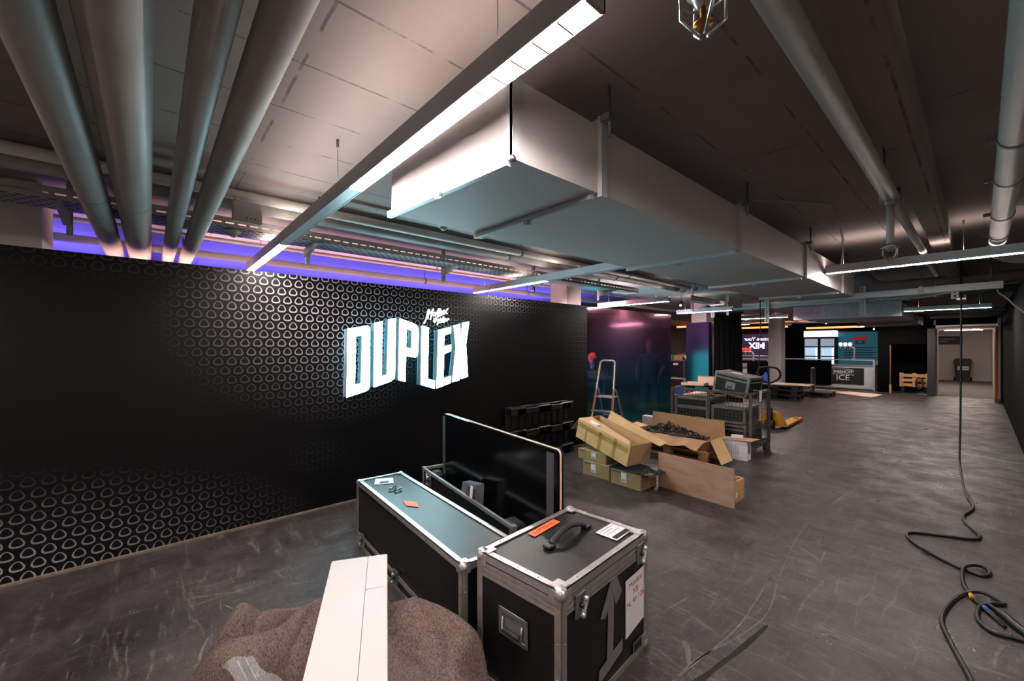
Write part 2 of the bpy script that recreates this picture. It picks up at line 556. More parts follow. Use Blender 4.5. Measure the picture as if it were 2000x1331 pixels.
def m_film_glass():
    """mirror-like tinted film, violet at the top running to teal at the bottom, slightly see-through"""
    m, nt, b = new_mat('film_glass')
    out = nt.nodes['Material Output']
    co = nt.nodes.new('ShaderNodeTexCoord').outputs['Object']
    sep = nt.nodes.new('ShaderNodeSeparateXYZ'); nt.links.new(co, sep.inputs[0])
    z = X(nt, sep.outputs[2]); y = X(nt, sep.outputs[1])
    t = (z / 2.36)
    ramp = nt.nodes.new('ShaderNodeValToRGB'); nt.links.new(t.v, ramp.inputs[0])
    e = ramp.color_ramp.elements
    e[0].position = 0.0; e[0].color = (*lin('#3fb0b5'), 1)
    e[1].position = 1.0; e[1].color = (*lin('#e08fb0'), 1)
    q = e.new(0.42); q.color = (*lin('#5c93ad'), 1)
    q = e.new(0.65); q.color = (*lin('#8d86b0'), 1)
    gl = nt.nodes.new('ShaderNodeBsdfGlossy'); gl.inputs['Roughness'].default_value = 0.09
    nt.links.new(ramp.outputs[0], gl.inputs['Color'])
    b.inputs['Roughness'].default_value = 0.2
    c = mixc(nt, 0.62, ramp.outputs[0], (0, 0, 0))
    nt.links.new(c, b.inputs['Base Color'])
    m1 = nt.nodes.new('ShaderNodeMixShader'); m1.inputs[0].default_value = 0.5
    nt.links.new(b.outputs[0], m1.inputs[1]); nt.links.new(gl.outputs[0], m1.inputs[2])
    tr = nt.nodes.new('ShaderNodeBsdfTransparent'); nt.links.new(ramp.outputs[0], tr.inputs[0])
    m2 = nt.nodes.new('ShaderNodeMixShader'); m2.inputs[0].default_value = 0.68
    nt.links.new(m1.outputs[0], m2.inputs[1]); nt.links.new(tr.outputs[0], m2.inputs[2])
    nt.links.new(m2.outputs[0], out.inputs[0])
    m, nt, b = new_mat('film_clad')
    co = nt.nodes.new('ShaderNodeTexCoord').outputs['Object']
    sep = nt.nodes.new('ShaderNodeSeparateXYZ'); nt.links.new(co, sep.inputs[0])
    t = X(nt, sep.outputs[2]) / 2.5
    r2 = nt.nodes.new('ShaderNodeValToRGB'); nt.links.new(t.v, r2.inputs[0])
    e = r2.color_ramp.elements
    e[0].color = (*lin('#0a2c35'), 1); e[1].color = (*lin('#4a3056'), 1)
    q = e.new(0.5); q.color = (*lin('#15263a'), 1)
    nt.links.new(r2.outputs[0], b.inputs['Base Color'])
    b.inputs['Roughness'].default_value = 0.14; b.inputs['Metallic'].default_value = 0.1


def m_ply():
    m, nt, b = new_mat('plywood')
    co = nt.nodes.new('ShaderNodeTexCoord').outputs['Object']
    n = tex_noise(nt, mapping(nt, co, (0.7, 0.7, 3.2)), 2.0, 5, 0.55, 1.2)
    c = mixc(nt, n.step(0.3, 0.75), lin('#b8917a'), lin('#977055'))
    n2 = tex_noise(nt, mapping(nt, co, (0.6, 1, 18)), 3.0, 4, 0.6, 0.6).step(0.55, 0.7)
    c = mixc(nt, n2 * 0.22, c, lin('#6e4c33'))
    nt.links.new(c, b.inputs['Base Color']); b.inputs['Roughness'].default_value = 0.6


def m_felt():
    m, nt, b = new_mat('felt')
    co = nt.nodes.new('ShaderNodeTexCoord').outputs['Object']
    a = tex_noise(nt, mapping(nt, co, (1, 1.8, 1), (0, 0, 0.6)), 95, 5, 0.7, 0.6)
    c = mixc(nt, a.step(0.36, 0.66), lin('#6b5b55'), lin('#3b302d'))
    f = tex_noise(nt, co, 210, 3, 0.7)
    c = mixc(nt, f.step(0.58, 0.72) * 0.45, c, lin('#a3968f'))
    rd = tex_noise(nt, mapping(nt, co, (1, 1, 1), loc=(3, 1, 7)), 60, 2).step(0.70, 0.74)
    c = mixc(nt, rd * 0.8, c, lin('#8a3a34'))
    bl = tex_noise(nt, mapping(nt, co, (1, 1, 1), loc=(9, 4, 2)), 55, 2).step(0.70, 0.74)
    c = mixc(nt, bl * 0.6, c, lin('#4d6472'))
    nt.links.new(c, b.inputs['Base Color']); b.inputs['Roughness'].default_value = 0.95
    b.inputs['Specular IOR Level'].default_value = 0.15
    bump(nt, b, a + f * 0.5, 0.4, 0.003)


def m_perforated():
    m, nt, b = new_mat('perforated')
    co = nt.nodes.new('ShaderNodeTexCoord').outputs['Object']
    sep = nt.nodes.new('ShaderNodeSeparateXYZ'); nt.links.new(co, sep.inputs[0])
    x, y = X(nt, sep.outputs[0]), X(nt, sep.outputs[1])
    u = ((x * 0.7 + y) / 0.07).op('FRACT') - 0.5
    v = ((x * 0.7 - y) / 0.07).op('FRACT') - 0.5
    h = (u.op('ABSOLUTE').op('MAXIMUM', v.op('ABSOLUTE'))).step(0.30, 0.36)
    c = mixc(nt, h, lin('#6c6a69'), lin('#b5b2af'))
    nt.links.new(c, b.inputs['Base Color'])
    b.inputs['Roughness'].default_value = 0.5; b.inputs['Metallic'].default_value = 0.3
    bump(nt, b, h, 0.5, 0.004)


def m_fridge_poster():
    mat('fridge_glow', '#ffffff', 0.3, 0, 0, emit='#8fd2ee', estr=0.85)
    mat('fridge_inner', '#ffffff', 0.3, 0, 0, emit='#58a8cc', estr=0.55)
    mat('fridge_head', '#ffffff', 0.3, 0, 0, emit='#d5f4ff', estr=1.7)
    mat('poster_blue', '#2d5f70', 0.6, 0, 0.2, 1.2, emit='#2b6478', estr=0.4)
    mat('poster_red', '#b02233', 0.5, 0, 0, emit='#b02233', estr=0.35)
    mat('screen_violet', '#1b1626', 0.4, 0, 0, emit='#4a3a58', estr=0.45)
    mat('screen_text', '#ffffff', 0.4, 0, 0, emit='#f0e0ff', estr=1.6)
    mat('red_glow', '#ff2020', 0.4, 0, 0, emit='#ff2a2a', estr=2.2)
    mat('globe_glow', '#ffffff', 0.4, 0, 0, emit='#ffffff', estr=4.0)


for fn in (m_plastic_film, m_black_film, m_floor, m_ceiling, m_print, m_film_glass, m_ply, m_felt, m_perforated, m_fridge_poster):
    fn()
mat('corridor_lamp_lit', '#ffffff', 0.5, 0, 0, emit='#ffeee2', estr=120)
mat('grey_plastic_dark', '#2c3032', 0.5, 0, 0.15, 8)
mat('bin_lid', '#5a3236', 0.5, 0, 0.15, 8)

# ================================================================== SETTING
ZC = 2.86
fl_o = struct('floor', M().bb(-10.5, 3, -4.5, 30.6, -0.1, 0), 'floor_concrete', 'worn dark grey concrete floor with scuffs and paint specks', 'floor')
struct('ceiling', M().bb(-10.5, 3, -4.5, 24.6, ZC, ZC + 0.15), 'ceiling_concrete', 'pale grey board-marked concrete ceiling slab with dark joints', 'ceiling')
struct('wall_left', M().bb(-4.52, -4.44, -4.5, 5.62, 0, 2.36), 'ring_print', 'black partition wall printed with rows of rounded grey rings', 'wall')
struct('wall_far_left', M().bb(-10.6, -10.5, -4.5, 24.6, 0, ZC), 'concrete_dim', 'grey concrete wall behind the printed partition', 'wall')
struct('wall_rear', M().bb(-10.5, 3, -4.6, -4.5, 0, ZC), 'concrete_dim', 'grey concrete wall closing the hall at its near end', 'wall')
struct('wall_side', M().bb(3, 3.1, -4.5, 8.0, 0, ZC), 'concrete_dim', 'grey concrete side wall of the hall', 'wall')
struct('wall_right', M().bb(0.45, 3.1, 8.0, 20.2, 0, 2.75).bb(0.9, 3.1, 8.0, 20.2, 2.75, ZC), 'black_wall', 'matt black wall running along the aisle', 'wall')
wb = M()
wb.bb(-2.5, -2.18, 20.3, 20.42, 0, 2.42).bb(-2.18, -1.16, 20.3, 20.42, 1.78, 2.42).bb(-1.16, -1.0, 20.3, 20.42, 0, 2.42)
wb.bb(-2.3, -1.05, 21.5, 21.6, 0, 2.42).bb(-2.5, -2.4, 20.42, 24.5, 0, ZC)
wb.bb(-2.5, 0.9, 20.46, 20.6, 2.42, ZC)
struct('wall_back', wb, 'black_wall', 'black panel wall with a dark niche beside the corridor door', 'wall')
struct('wall_bar', M().bb(-10.5, -2.4, 24.5, 24.6, 0, ZC), 'black_wall', 'black wall behind the drinks bar', 'wall')
struct('wall_jamb', M().bb(-1.19, -1.0, 20.12, 20.3, 0, 2.3), 'dark_grey_panel', 'dark grey post beside the corridor opening', 'wall')
# corridor
struct('wall_corridor_end', M().bb(-1.5, 0.6, 30.2, 30.3, 0, 2.6), 'corridor_white', 'pale end wall of the lit corridor', 'wall')
struct('wall_corridor_left', M().bb(-1.55, -1.45, 21.65, 30.2, 0, 2.6).bb(-1.05, -1.0, 20.44, 21.65, 0, 2.6).bb(-1.5, -1.0, 21.62, 21.68, 0, 2.6), 'corridor_white', 'pale corridor wall on the niche side', 'wall')
struct('wall_corridor_right', M().bb(0.38, 0.48, 20.25, 30.2, 0, 2.6), 'corridor_white', 'pale corridor wall behind the open door leaf', 'wall')
struct('ceiling_corridor', M().bb(-1.5, 0.5, 20.6, 30.3, 2.42, 2.5), 'corridor_white', 'pale corridor ceiling', 'ceiling')
struct('floor_corridor', M().bb(-1.45, 0.4, 20.15, 30.2, 0.0, 0.008), 'corridor_floor', 'grey carpet of the corridor', 'floor')
struct('baseboard_corridor', M().bb(-1.45, 0.38, 30.17, 30.2, 0.008, 0.12), 'corridor_white', 'white skirting along the corridor end wall', 'baseboard')
dj = struct('door_1', M().bb(0.31, 0.37, 18.9, 20.2, 0, 2.27), 'wood_orange', 'orange wooden door leaf standing open at the corridor', 'door')
M().bb(0.295, 0.31, 20.0, 20.14, 0.0, 2.27).build('door_edge', 'corridor_white', dj)
struct('trim_1', M().bb(-1.0, -0.95, 20.3, 20.42, 0, 2.3).bb(-1.0, 0.42, 20.3, 20.42, 2.28, 2.36), 'corridor_white', 'white frame of the corridor door opening', 'trim')
struct('trim_2', M().bb(-4.44, -4.415, -4.5, 5.6, 0, 0.018), 'sill_dust', 'dusty pale strip along the foot of the printed wall', 'trim')
struct('ceiling_beam', M().bb(-0.325, -0.19, -4.5, 15.5, 2.68, ZC), 'ceiling_concrete', 'narrow concrete downstand beam along the ceiling', 'beam')
struct('ceiling_beam', M().bb(-9.4, -9.0, -4.5, 24.4, 2.66, ZC), 'purple_beam', 'ceiling beam washed in violet light behind the partition', 'beam')
for (cx, cy, w, lb) in ((-5.1, 5.82, 0.4, 'square painted concrete column rising behind the partition near the glass panels'),
                        (-4.79, -0.83, 0.46, 'square painted concrete column rising behind the partition beside the pipes'),
                        (-4.7, 16.5, 0.4, 'square pale column standing in front of the drinks bar')):
    struct('column', M().bb(cx - w / 2, cx + w / 2, cy - w / 2, cy + w / 2, 0, ZC), 'column_paint', lb, 'column')
# glass panels with film
gp = thing('glass_screen', 'row of violet to teal mirror-film glass panels on a black plinth', 'glass screen')
for y0, y1 in ((5.63, 6.575), (6.585, 7.535), (7.545, 8.55)):
    M().bb(-4.47, -4.455, y0, y1, 0.2, 2.36).build('panel', 'film_glass', gp)
M().bb(-4.5, -4.44, 5.63, 8.55, 0, 0.19).build('plinth', 'black', gp)
M().bb(-4.48, -4.44, 5.63, 8.55, 0.19, 0.2).build('sill_strip', 'alu_dull', gp)
cp = thing('clad_pillar', 'square pillar clad in violet to teal mirror film', 'pillar', (-4.95, 11.2, 0))
M().bb(-0.3, 0.3, -0.3, 0.3, 0, ZC - 0.55).build('cladding', 'film_clad', cp)
M().bb(-0.2, 0.2, -0.2, 0.2, ZC - 0.55, ZC).build('column_core', 'column_paint', cp)
# black curtain beside the pillar
cv = M(); n = 60
vs_, fs_ = [], []
for i in range(n + 1):
    s_ = i / n; x = -4.62 + 0.62 * s_
    for k, zz in enumerate((0.03, 1.0, 2.0, 2.52)):
        w_ = 0.045 * math.sin(s_ * 34) * (1.0 - 0.25 * k) + 0.02 * math.sin(s_ * 61 + k)
        vs_.append((x + (0.08 * (s_ - 0.2) * (1 - k / 3)), 11.15 + w_ + 0.1 * s_, zz))
for i in range(n):
    for k in range(3): fs_.append((i * 4 + k, (i + 1) * 4 + k, (i + 1) * 4 + k + 1, i * 4 + k + 1))
cv.add(vs_, fs_, True)
c_t = thing('stage_curtain', 'black pleated curtain hanging beside the mirror-clad pillar', 'curtain')
c_o = cv.build('cloth', 'black_cloth', c_t)
md = c_o.modifiers.new('thick', 'SOLIDIFY'); md.thickness = 0.008
M().tube([(-4.64, 11.2, 2.54), (-3.95, 11.3, 2.54)], 0.02).build('curtain_rail', 'black', c_t)
for x in (-4.6, -4.0): M().tube([(x, 11.25, 2.54), (x, 11.25, ZC)], 0.008).build('rail_rod', 'black', c_t)

# ------------------------------------------------------------------ ceiling services
for (py, r, lb) in ((-0.255, 0.068, 'outermost thick grey ceiling pipe of four, beside the painted column'), (-0.076, 0.083, 'thickest of four grey ceiling pipes crossing above the printed wall'),
                    (0.133, 0.049, 'thinnest of four grey ceiling pipes crossing above the printed wall'), (0.27, 0.057, 'grey ceiling pipe of four, the one nearest the strip lamp')):
    p_t = thing('ceiling_pipe', lb, 'pipe', (0, py, 2.55), 0, 'four grey pipes over the printed wall')
    M().tube([(2.9, 0, 0), (-10.4, 0, 0)], r, 24).build('pipe_body', 'pipe_paint', p_t)
    for jx in (-0.75, -3.4):
        M().tube([(jx, 0, 0), (jx - 0.006, 0, 0)], r + 0.001, 24).build('joint_band', 'pipe_dim', p_t)
    for jx in (-5.8, -1.8 if py < 0 else -8.0):
        M().tube([(jx, 0, r), (jx, 0, ZC - 2.55)], 0.006, 6).build('hanger_rod', 'galvanised', p_t)

for (px, pz, r, y0, y1, m_, lb) in ((-3.5, 2.74, 0.036, -4.4, 7.4, 'white_paint', 'slim white ceiling pipe running along beside the cable tray'),
                                    (-3.74, 2.765, 0.07, -4.4, 7.4, 'pipe_dim', 'thick dull grey ceiling pipe above the cable tray'),
                                    (-5.72, 2.69, 0.042, -4.4, 22, 'white_paint', 'slim ceiling pipe washed in violet behind the partition'),
                                    (-5.35, 2.8, 0.02, -4.4, 22, 'pipe_dim', 'thin conduit under the violet-lit ceiling')):
    p_t = thing('ceiling_pipe', lb, 'pipe', (px, 0, pz))
    M().tube([(0, y0, 0), (0, y1, 0)], r, 16).build('pipe_body', m_, p_t)
    for k in range(4):
        yy = 1.0 + k * 2.2
        M().tube([(0, yy, 0), (0, yy + 0.03, 0)], r + 0.006, 16).build('pipe_clamp', 'galvanised', p_t)
        M().tube([(0, yy + 0.015, 0), (0, yy + 0.015, ZC - pz)], 0.006, 6).build('hanger_rod', 'galvanised', p_t)


def sprinkler(parent, x, y, ztop, zhead):
    M().tube([(x, y, ztop), (x, y, zhead)], 0.02, 12).build('drop_pipe', 'pipe_paint', parent)
    h = M().lathe([(0.0, 0), (0.03, 0), (0.034, -0.012), (0.02, -0.03), (0.012, -0.045), (0.0, -0.045)], (x, y, zhead), 16).build('sprinkler_head', 'steel', parent)
    M().lathe([(0.0, -0.04), (0.006, -0.04), (0.006, -0.075), (0.02, -0.078), (0.02, -0.082), (0, -0.082)], (x, y, zhead), 12).build('nozzle', 'brass', h)
    g = M()
    for k in range(4):
        a = math.pi / 4 + k * math.pi / 2; c, s_ = math.cos(a), math.sin(a)
        g.tube([(x + 0.03 * c, y + 0.03 * s_, zhead), (x + 0.046 * c, y + 0.046 * s_, zhead - 0.015), (x + 0.046 * c, y + 0.046 * s_, zhead - 0.07), (x + 0.008 * c, y + 0.008 * s_, zhead - 0.105)], 0.0032, 6)
    g.tube([(x + 0.046 * math.cos(t * 0.5236), y + 0.046 * math.sin(t * 0.5236), zhead - 0.02) for t in range(12)], 0.003, 6, True)
    g.build('wire_guard', 'steel', parent)


p_t = thing('sprinkler_pipe', 'painted sprinkler main with caged heads beside the concrete beam', 'pipe')
SX_ = -0.378
M().tube([(SX_, -4.4, 2.62), (SX_, 3.56, 2.62)], 0.042, 20).build('pipe_body', 'pipe_paint', p_t)
M().tube([(SX_, 3.56, 2.62), (SX_, 7.9, 2.62)], 0.028, 16).build('branch_pipe', 'pipe_paint', p_t)
M().tube([(SX_ - 0.05, 3.56, 2.62), (SX_ + 0.05, 3.56, 2.62)], 0.042, 14).tube([(SX_, 3.56, 2.62), (SX_, 3.56, 2.56)], 0.03, 14).build('tee_joint', 'galvanised', p_t)
sprinkler(p_t, SX_, 0.86, 2.60, 2.40)
sprinkler(p_t, SX_, 3.56, 2.60, 2.31)
for yy in (3.3, 6.5): M().tube([(SX_, yy, 2.62), (SX_, yy, ZC)], 0.006, 6).build('hanger_rod', 'galvanised', p_t)

p_t = thing('drain_pipe', 'thick painted pipe with ring clamps along the aisle ceiling', 'pipe')
M().tube([(0.11, -4.4, 2.62), (0.11, 5.6, 2.62)], 0.055, 20).build('pipe_body', 'pipe_paint', p_t)
M().tube(smooth_path([(0.11, 5.55, 2.62), (0.11, 5.95, 2.64), (0.11, 6.2, 2.63), (0.16, 6.6, 2.6), (0.4, 6.9, 2.58), (1.2, 7.0, 2.58)], 4), 0.055, 18).build('elbow', 'pipe_paint', p_t)
for yy in (2.95, 3.65, 4.6, 5.4):
    M().tube([(0.11, yy, 2.62), (0.11, yy + 0.03, 2.62)], 0.061, 20).build('ring_clamp', 'galvanised', p_t)
    M().box((0.035, yy + 0.015, 2.62), (0.035, 0.025, 0.025)).build('clamp_bolt', 'galvanised', p_t)
    M().tube([(0.11, yy + 0.015, 2.67), (0.11, yy + 0.015, ZC)], 0.006, 6).build('hanger_rod', 'galvanised', p_t)
for (yy, zz, r, x0, x1, lb) in ((8.9, 2.63, 0.085, -1.05, 0.88, 'thick lagged pipe crossing the aisle above the wiring trunk'),
                                (11.6, 2.72, 0.07, -1.3, 0.88, 'grey pipe crossing the aisle above the slotted tray')):
    p_t = thing('cross_pipe', lb, 'pipe')
    M().tube(smooth_path([(x0 - 0.25, yy + 0.1, ZC - 0.02), (x0 - 0.22, yy + 0.05, zz + 0.2), (x0 - 0.05, yy, zz + 0.02), (x0 + 0.25, yy, zz)], 5) + [(x1, yy, zz)], r, 18).build('pipe_body', 'pipe_dim', p_t)
    for xx in (x0 + 0.6, x1 - 0.3):
        M().tube([(xx, yy, zz), (xx + 0.04, yy, zz)], r + 0.006, 18).build('ring_clamp', 'galvanised', p_t)
        M().tube([(xx + 0.02, yy, zz + r), (xx + 0.02, yy, ZC)], 0.007, 6).build('hanger_rod', 'galvanised', p_t)
# a row of thinner pipes further on
for k in range(5):
    yy = 16.9 + 0.7 * k
    p_t = thing('far_cross_pipe', 'thin dull ceiling pipe crossing before the corridor, %s of five' % ('first', 'second', 'third', 'fourth', 'last')[k], 'pipe', (0, yy, 2.66 + 0.05 * (k % 2)), 0, 'thin cross pipes before the corridor')
    M().tube([(-1.1, 0, 0), (0.88, 0, 0)], 0.04 + 0.012 * (k % 3), 12).build('pipe_body', 'pipe_dim', p_t)
    for xx in (-0.9, 0.2): M().tube([(xx, 0, 0.04), (xx, 0, ZC - 2.66 - 0.05 * (k % 2))], 0.006, 6).build('hanger_rod', 'galvanised', p_t)

# ventilation duct
XL, XR, ZB, ZT = -2.1, -1.175, 2.37, 2.685
d_t = thing('ventilation_duct', 'large white rectangular ventilation duct with flanged joints', 'duct')
ys = [1.05, 1.585, 3.29, 5.0, 6.7, 7.5]
for i in range(5):
    y0 = ys[i] + (0 if i == 0 else 0.02); y1 = ys[i + 1] - 0.02
    sk = -0.07 if i == 0 else 0
    b = M()
    v = [(XR, y0, ZB), (XR, y1, ZB), (XR, y1, ZT), (XR, y0, ZT), (XL, y0 + sk, ZB), (XL, y1, ZB), (XL, y1, ZT), (XL, y0 + sk, ZT)]
    b.add(v, [(0, 1, 2, 3), (5, 4, 7, 6), (0, 4, 5, 1), (3, 2, 6, 7), (0, 3, 7, 4), (1, 5, 6, 2)])
    b.build('duct_section', 'duct_white', d_t)
for i, y in enumerate(ys[1:5]):
    b = M(); t = 0.022
    b.bb(XR, XR + 0.025, y - t, y + t, ZB - 0.02, ZT + 0.04).bb(XL - 0.025, XL, y - t, y + t, ZB - 0.02, ZT + 0.04)
    b.bb(XL, XR, y - t, y + t, ZT, ZT + 0.03)
    b.bb(XL + 0.02, XR - 0.02, y - 0.013, y + 0.013, ZB - 0.008, ZB + 0.03)
    b.build('flange', 'lamp_grey' if i < 1 else 'duct_white', d_t)
    sr = M().bb(XL - 0.02, XR - 0.02, y - 0.047, y - 0.022, ZB - 0.028, ZB - 0.001).build('support_rail', 'lamp_grey', d_t)
    M().box(((XL + XR) / 2, y - 0.035, ZB - 0.035), (0.035, 0.02, 0.015)).box(((XL + XR) / 2 + 0.02, y - 0.035, ZB - 0.043), (0.014, 0.014, 0.014)).build('clip', 'steel', sr)
    M().tube([(XR + 0.05, y, ZB + 0.25), (XR + 0.05, y, ZC)], 0.007, 6).build('hanger_rod', 'galvanised', d_t)
    M().box((XR + 0.045, y, ZT + 0.02), (0.05, 0.06, 0.03)).build('hanger_bracket', 'galvanised', d_t)
fr = M()
fr.bb(XR - 0.04, XR + 0.006, 1.03, 1.055, ZB, ZT).bb(XR - 0.01, XR + 0.008, 1.03, 1.085, ZB - 0.004, ZT)
fr.build('end_frame', 'lamp_grey', d_t)
b = M(); b.sheet([(XL, 0.955, ZB - 0.022), (XR - 0.02, 1.022, ZB - 0.022), (XR - 0.02, 1.022, ZB + 0.01), (XL, 0.955, ZB + 0.01)], 0.025); b.build('support_rail', 'lamp_grey', d_t)
M().box((-1.62, 0.98, ZB - 0.03), (0.036, 0.02, 0.02)).build('clip', 'steel', d_t)
M().ball((XR, 1.035, ZB), 0.015).build('corner_bolt', 'steel', d_t)
d2 = thing('ventilation_duct', 'lower grey ventilation duct crossing before the bar', 'duct')
M().bb(-3.3, -1.25, 13.2, 16.4, 2.42, 2.76).build('duct_section', 'duct_white', d2)
M().bb(-3.35, -1.2, 13.17, 13.23, 2.39, 2.79).build('flange', 'galvanised', d2)
M().bb(-2.6, -1.2, 17.0, 18.8, 2.36, 2.6).build('duct_section', 'pipe_dim', d2)
for x in (-3.1, -1.45): M().tube([(x, 14.0, 2.76), (x, 14.0, ZC)], 0.008, 6).build('hanger_rod', 'galvanised', d2)
for x in (-2.3, -1.4): M().tube([(x, 18.0, 2.6), (x, 18.0, ZC)], 0.008, 6).build('hanger_rod', 'galvanised', d2)


# strip lamps --------------------------------------------------------------
def lamp_run(label, y, z, mods, wires, group=None, far=False):
    """z is the underside; mods are (x0, x1, lit)"""
    t = thing('strip_lamp', label, 'lamp', (0, y, z), 0, group)
    W, Hh = 0.075, 0.07
    for (x0, x1, lit) in mods:
        a, c = min(x0, x1), max(x0, x1)
        hb = M().bb(a, c, -W / 2, W / 2, 0.03, Hh).bb(a, c, -W / 2, -W / 2 + 0.006, 0, 0.03).bb(a, c, W / 2 - 0.006, W / 2, 0, 0.03)
        hb.bb(a, a + 0.006, -W / 2, W / 2, 0, 0.03).bb(c - 0.006, c, -W / 2, W / 2, 0, 0.03)
        hb.bb(a, c, -W / 2, -W / 2 + 0.006, Hh, Hh + 0.014).bb(a, c, W / 2 - 0.006, W / 2, Hh, Hh + 0.014)
        h = hb.build('lamp_housing', 'lamp_grey', t)
        M().bb(a + 0.02, c - 0.02, -0.022, 0.022, Hh, Hh + 0.003).build('uplight_strip', 'lamp_up', h)
        if not lit:
            M().bb(a + 0.006, c - 0.006, -W / 2 + 0.006, W / 2 - 0.006, 0.002, 0.012).build('blank_cover', 'lamp_blank', h)
        else:
            n = 17; L = (c - a - 0.012) / n
            for k in range(n):
                xa = a + 0.006 + k * L
                M().bb(xa + 0.003, xa + L - 0.003, -W / 2 + 0.007, W / 2 - 0.007, -0.003, 0.016).build('light_cell', 'lamp_lit', h)
            for k in range(n + 1):
                xa = a + 0.006 + k * L
                M().bb(xa - 0.003, xa + 0.003, -W / 2 + 0.006, W / 2 - 0.006, -0.004, 0.02).build('louvre', 'carton_pale', h)
    for wx in wires:
        M().tube([(wx, 0, Hh), (wx, 0, ZC - z)], 0.0018, 5).build('suspension_wire', 'galvanised', t)
        M().tube([(wx, 0, ZC - z - 0.05), (wx, 0, ZC - z)], 0.008, 8).build('ceiling_anchor', 'galvanised', t)
    return t


lamp_run('strip lamp run crossing in front of the white duct, bright louvred end', 0.82, 2.49, ((-0.62, -2.2, True), (-2.2, -3.75, False), (-3.75, -5.3, True)), (-1.0, -2.47, -4.7))
lamp_run('strip lamp run over the near end of the hall by the rear wall', -2.12, 2.49, ((-0.62, -2.2, True), (-3.75, -5.3, True), (-2.2, -3.75, False)), (-1.0, -4.7))
lamp_run('added unseen strip lamp beside the grey side wall', 1.7, 2.49, ((0.85, 2.4, True),), (1.1, 2.1))  # extra lamp out of view, added to brighten near case and aisle floor
lamp_run('added unseen strip lamp in the corner between the rear wall and the side wall', -2.12, 2.49, ((0.85, 2.4, True),), (1.1, 2.1))  # extra lamp out of view, added to lift the ceiling on this side
lamp_run('strip lamp run ending over the lettering wall beside the column', 3.76, 2.49, ((-2.14, -3.6, False), (-3.6, -5.15, True)), (-2.4, -4.9))
lamp_run('strip lamp over the row of mirror-film glass panels', 6.75, 2.45, ((-3.55, -5.05, True),), (-3.8, -4.8))
lamp_run('strip lamp hung before the mirror-clad pillar', 9.5, 2.46, ((-3.55, -4.8, True),), (-3.65, -4.6))
lamp_run('bluish louvred strip lamp hung beside the white duct, under the clamped pipe', 5.8, 2.49, ((0.3, -1.16, True),), (-1.0, -0.1))
lamp_run('strip lamp hung over the aisle towards the corridor', 12.9, 2.47, ((0.17, -1.14, True),), (-0.9, 0.0))
lamp_run('strip lamp hung between the curtain and the pale column', 12.9, 2.47, ((-3.4, -4.95, True),), (-3.7, -4.7))
lamp_run('strip lamp hung before the silver bar end', 19.3, 2.4, ((-1.4, -2.95, True),), (-1.7, -2.7))
lamp_run('strip lamp hung before the pale steel bar', 16.6, 2.5, ((-5.6, -7.1, True),), (-5.8, -6.9))
for (x0, x1, y, z, lb) in ((-0.95, 0.0, 22.6, 2.4, 'first ceiling strip lamp inside the corridor'), (-1.0, 0.1, 25.5, 2.4, 'second ceiling strip lamp deeper inside the corridor')):
    t = thing('corridor_lamp', lb, 'lamp', (0, y, z))
    M().bb(x0, x1, -0.05, 0.05, -0.02, 0.02).build('lamp_housing', 'white_card', t)
    M().bb(x0 + 0.02, x1 - 0.02, -0.035, 0.035, -0.035, -0.021).build('diffuser', 'corridor_lamp_lit', t)
for (x0, x1, y, z, lb) in ((-7.9, -5.6, 21.2, 2.55, 'orange light line above the second bar'), (-5.2, -3.2, 22.4, 2.5, 'orange light line above the drinks bar'), (-9.6, -7.6, 19.0, 2.6, 'warm light line far behind the glass panels')):
    t = thing('light_line', lb, 'lamp', (0, y, z))
    M().bb(x0, x1, -0.04, 0.04, 0.0, 0.08).build('lamp_housing', 'black', t)
    M().bb(x0, x1, -0.045, -0.04, 0.0, 0.06).bb(x0, x1, -0.03, 0.03, -0.012, -0.001).build('diffuser', 'lamp_orange', t)
    for x in (x0 + 0.2, x1 - 0.2): M().tube([(x, 0, 0.08), (x, 0, ZC - z)], 0.004, 6).build('suspension_wire', 'black', t)
for (x, y, z, lb) in ((-4.55, 9.2, 2.62, 'small white spotlight above the glass panels'), (-3.35, 16.8, 2.45, 'small white spotlight before the drinks bar'), (-2.55, 19.9, 2.32, 'small white spotlight at the bar end')):
    t = thing('spot_lamp', lb, 'lamp', (x, y, z))
    M().lathe([(0.0, 0.1), (0.035, 0.1), (0.04, 0.02), (0.03, 0.0), (0.0, 0.0)], seg=14).build('lamp_body', 'black', t)
    M().ball((0, -0.025, 0.0), 0.022).build('bulb', 'lamp_dot', t)
    M().tube([(0, 0, 0.1), (0, 0, ZC - z)], 0.006, 6).build('stem', 'black', t)


# slotted cable trays -------------------------------------------------------
def slotted_rail(b, a, c, h, th, pitch=0.1, slot=0.068, axis='y', inset=0.0):
    """vertical plate from a to c along the axis with a row of real slots"""
    (x0, y0, z0), (x1, y1, z1) = a, c
    L = (y1 - y0) if axis == 'y' else (x1 - x0)
    n = int(L / pitch); sh = 0.012
    def seg(s0, s1, za, zb):
        if axis == 'y': b.bb(x0 - th / 2, x0 + th / 2, y0 + s0, y0 + s1, za, zb)
        else: b.bb(x0 + s0, x0 + s1, y0 - th / 2, y0 + th / 2, za, zb)
    zm = z0 + h * 0.42
    seg(0, L, z0, zm - sh / 2); seg(0, L, zm + sh / 2, z0 + h)
    for k in range(n + 1):
        seg(k * pitch - (pitch - slot) / 2, k * pitch + (pitch - slot) / 2, zm - sh / 2, zm + sh / 2)


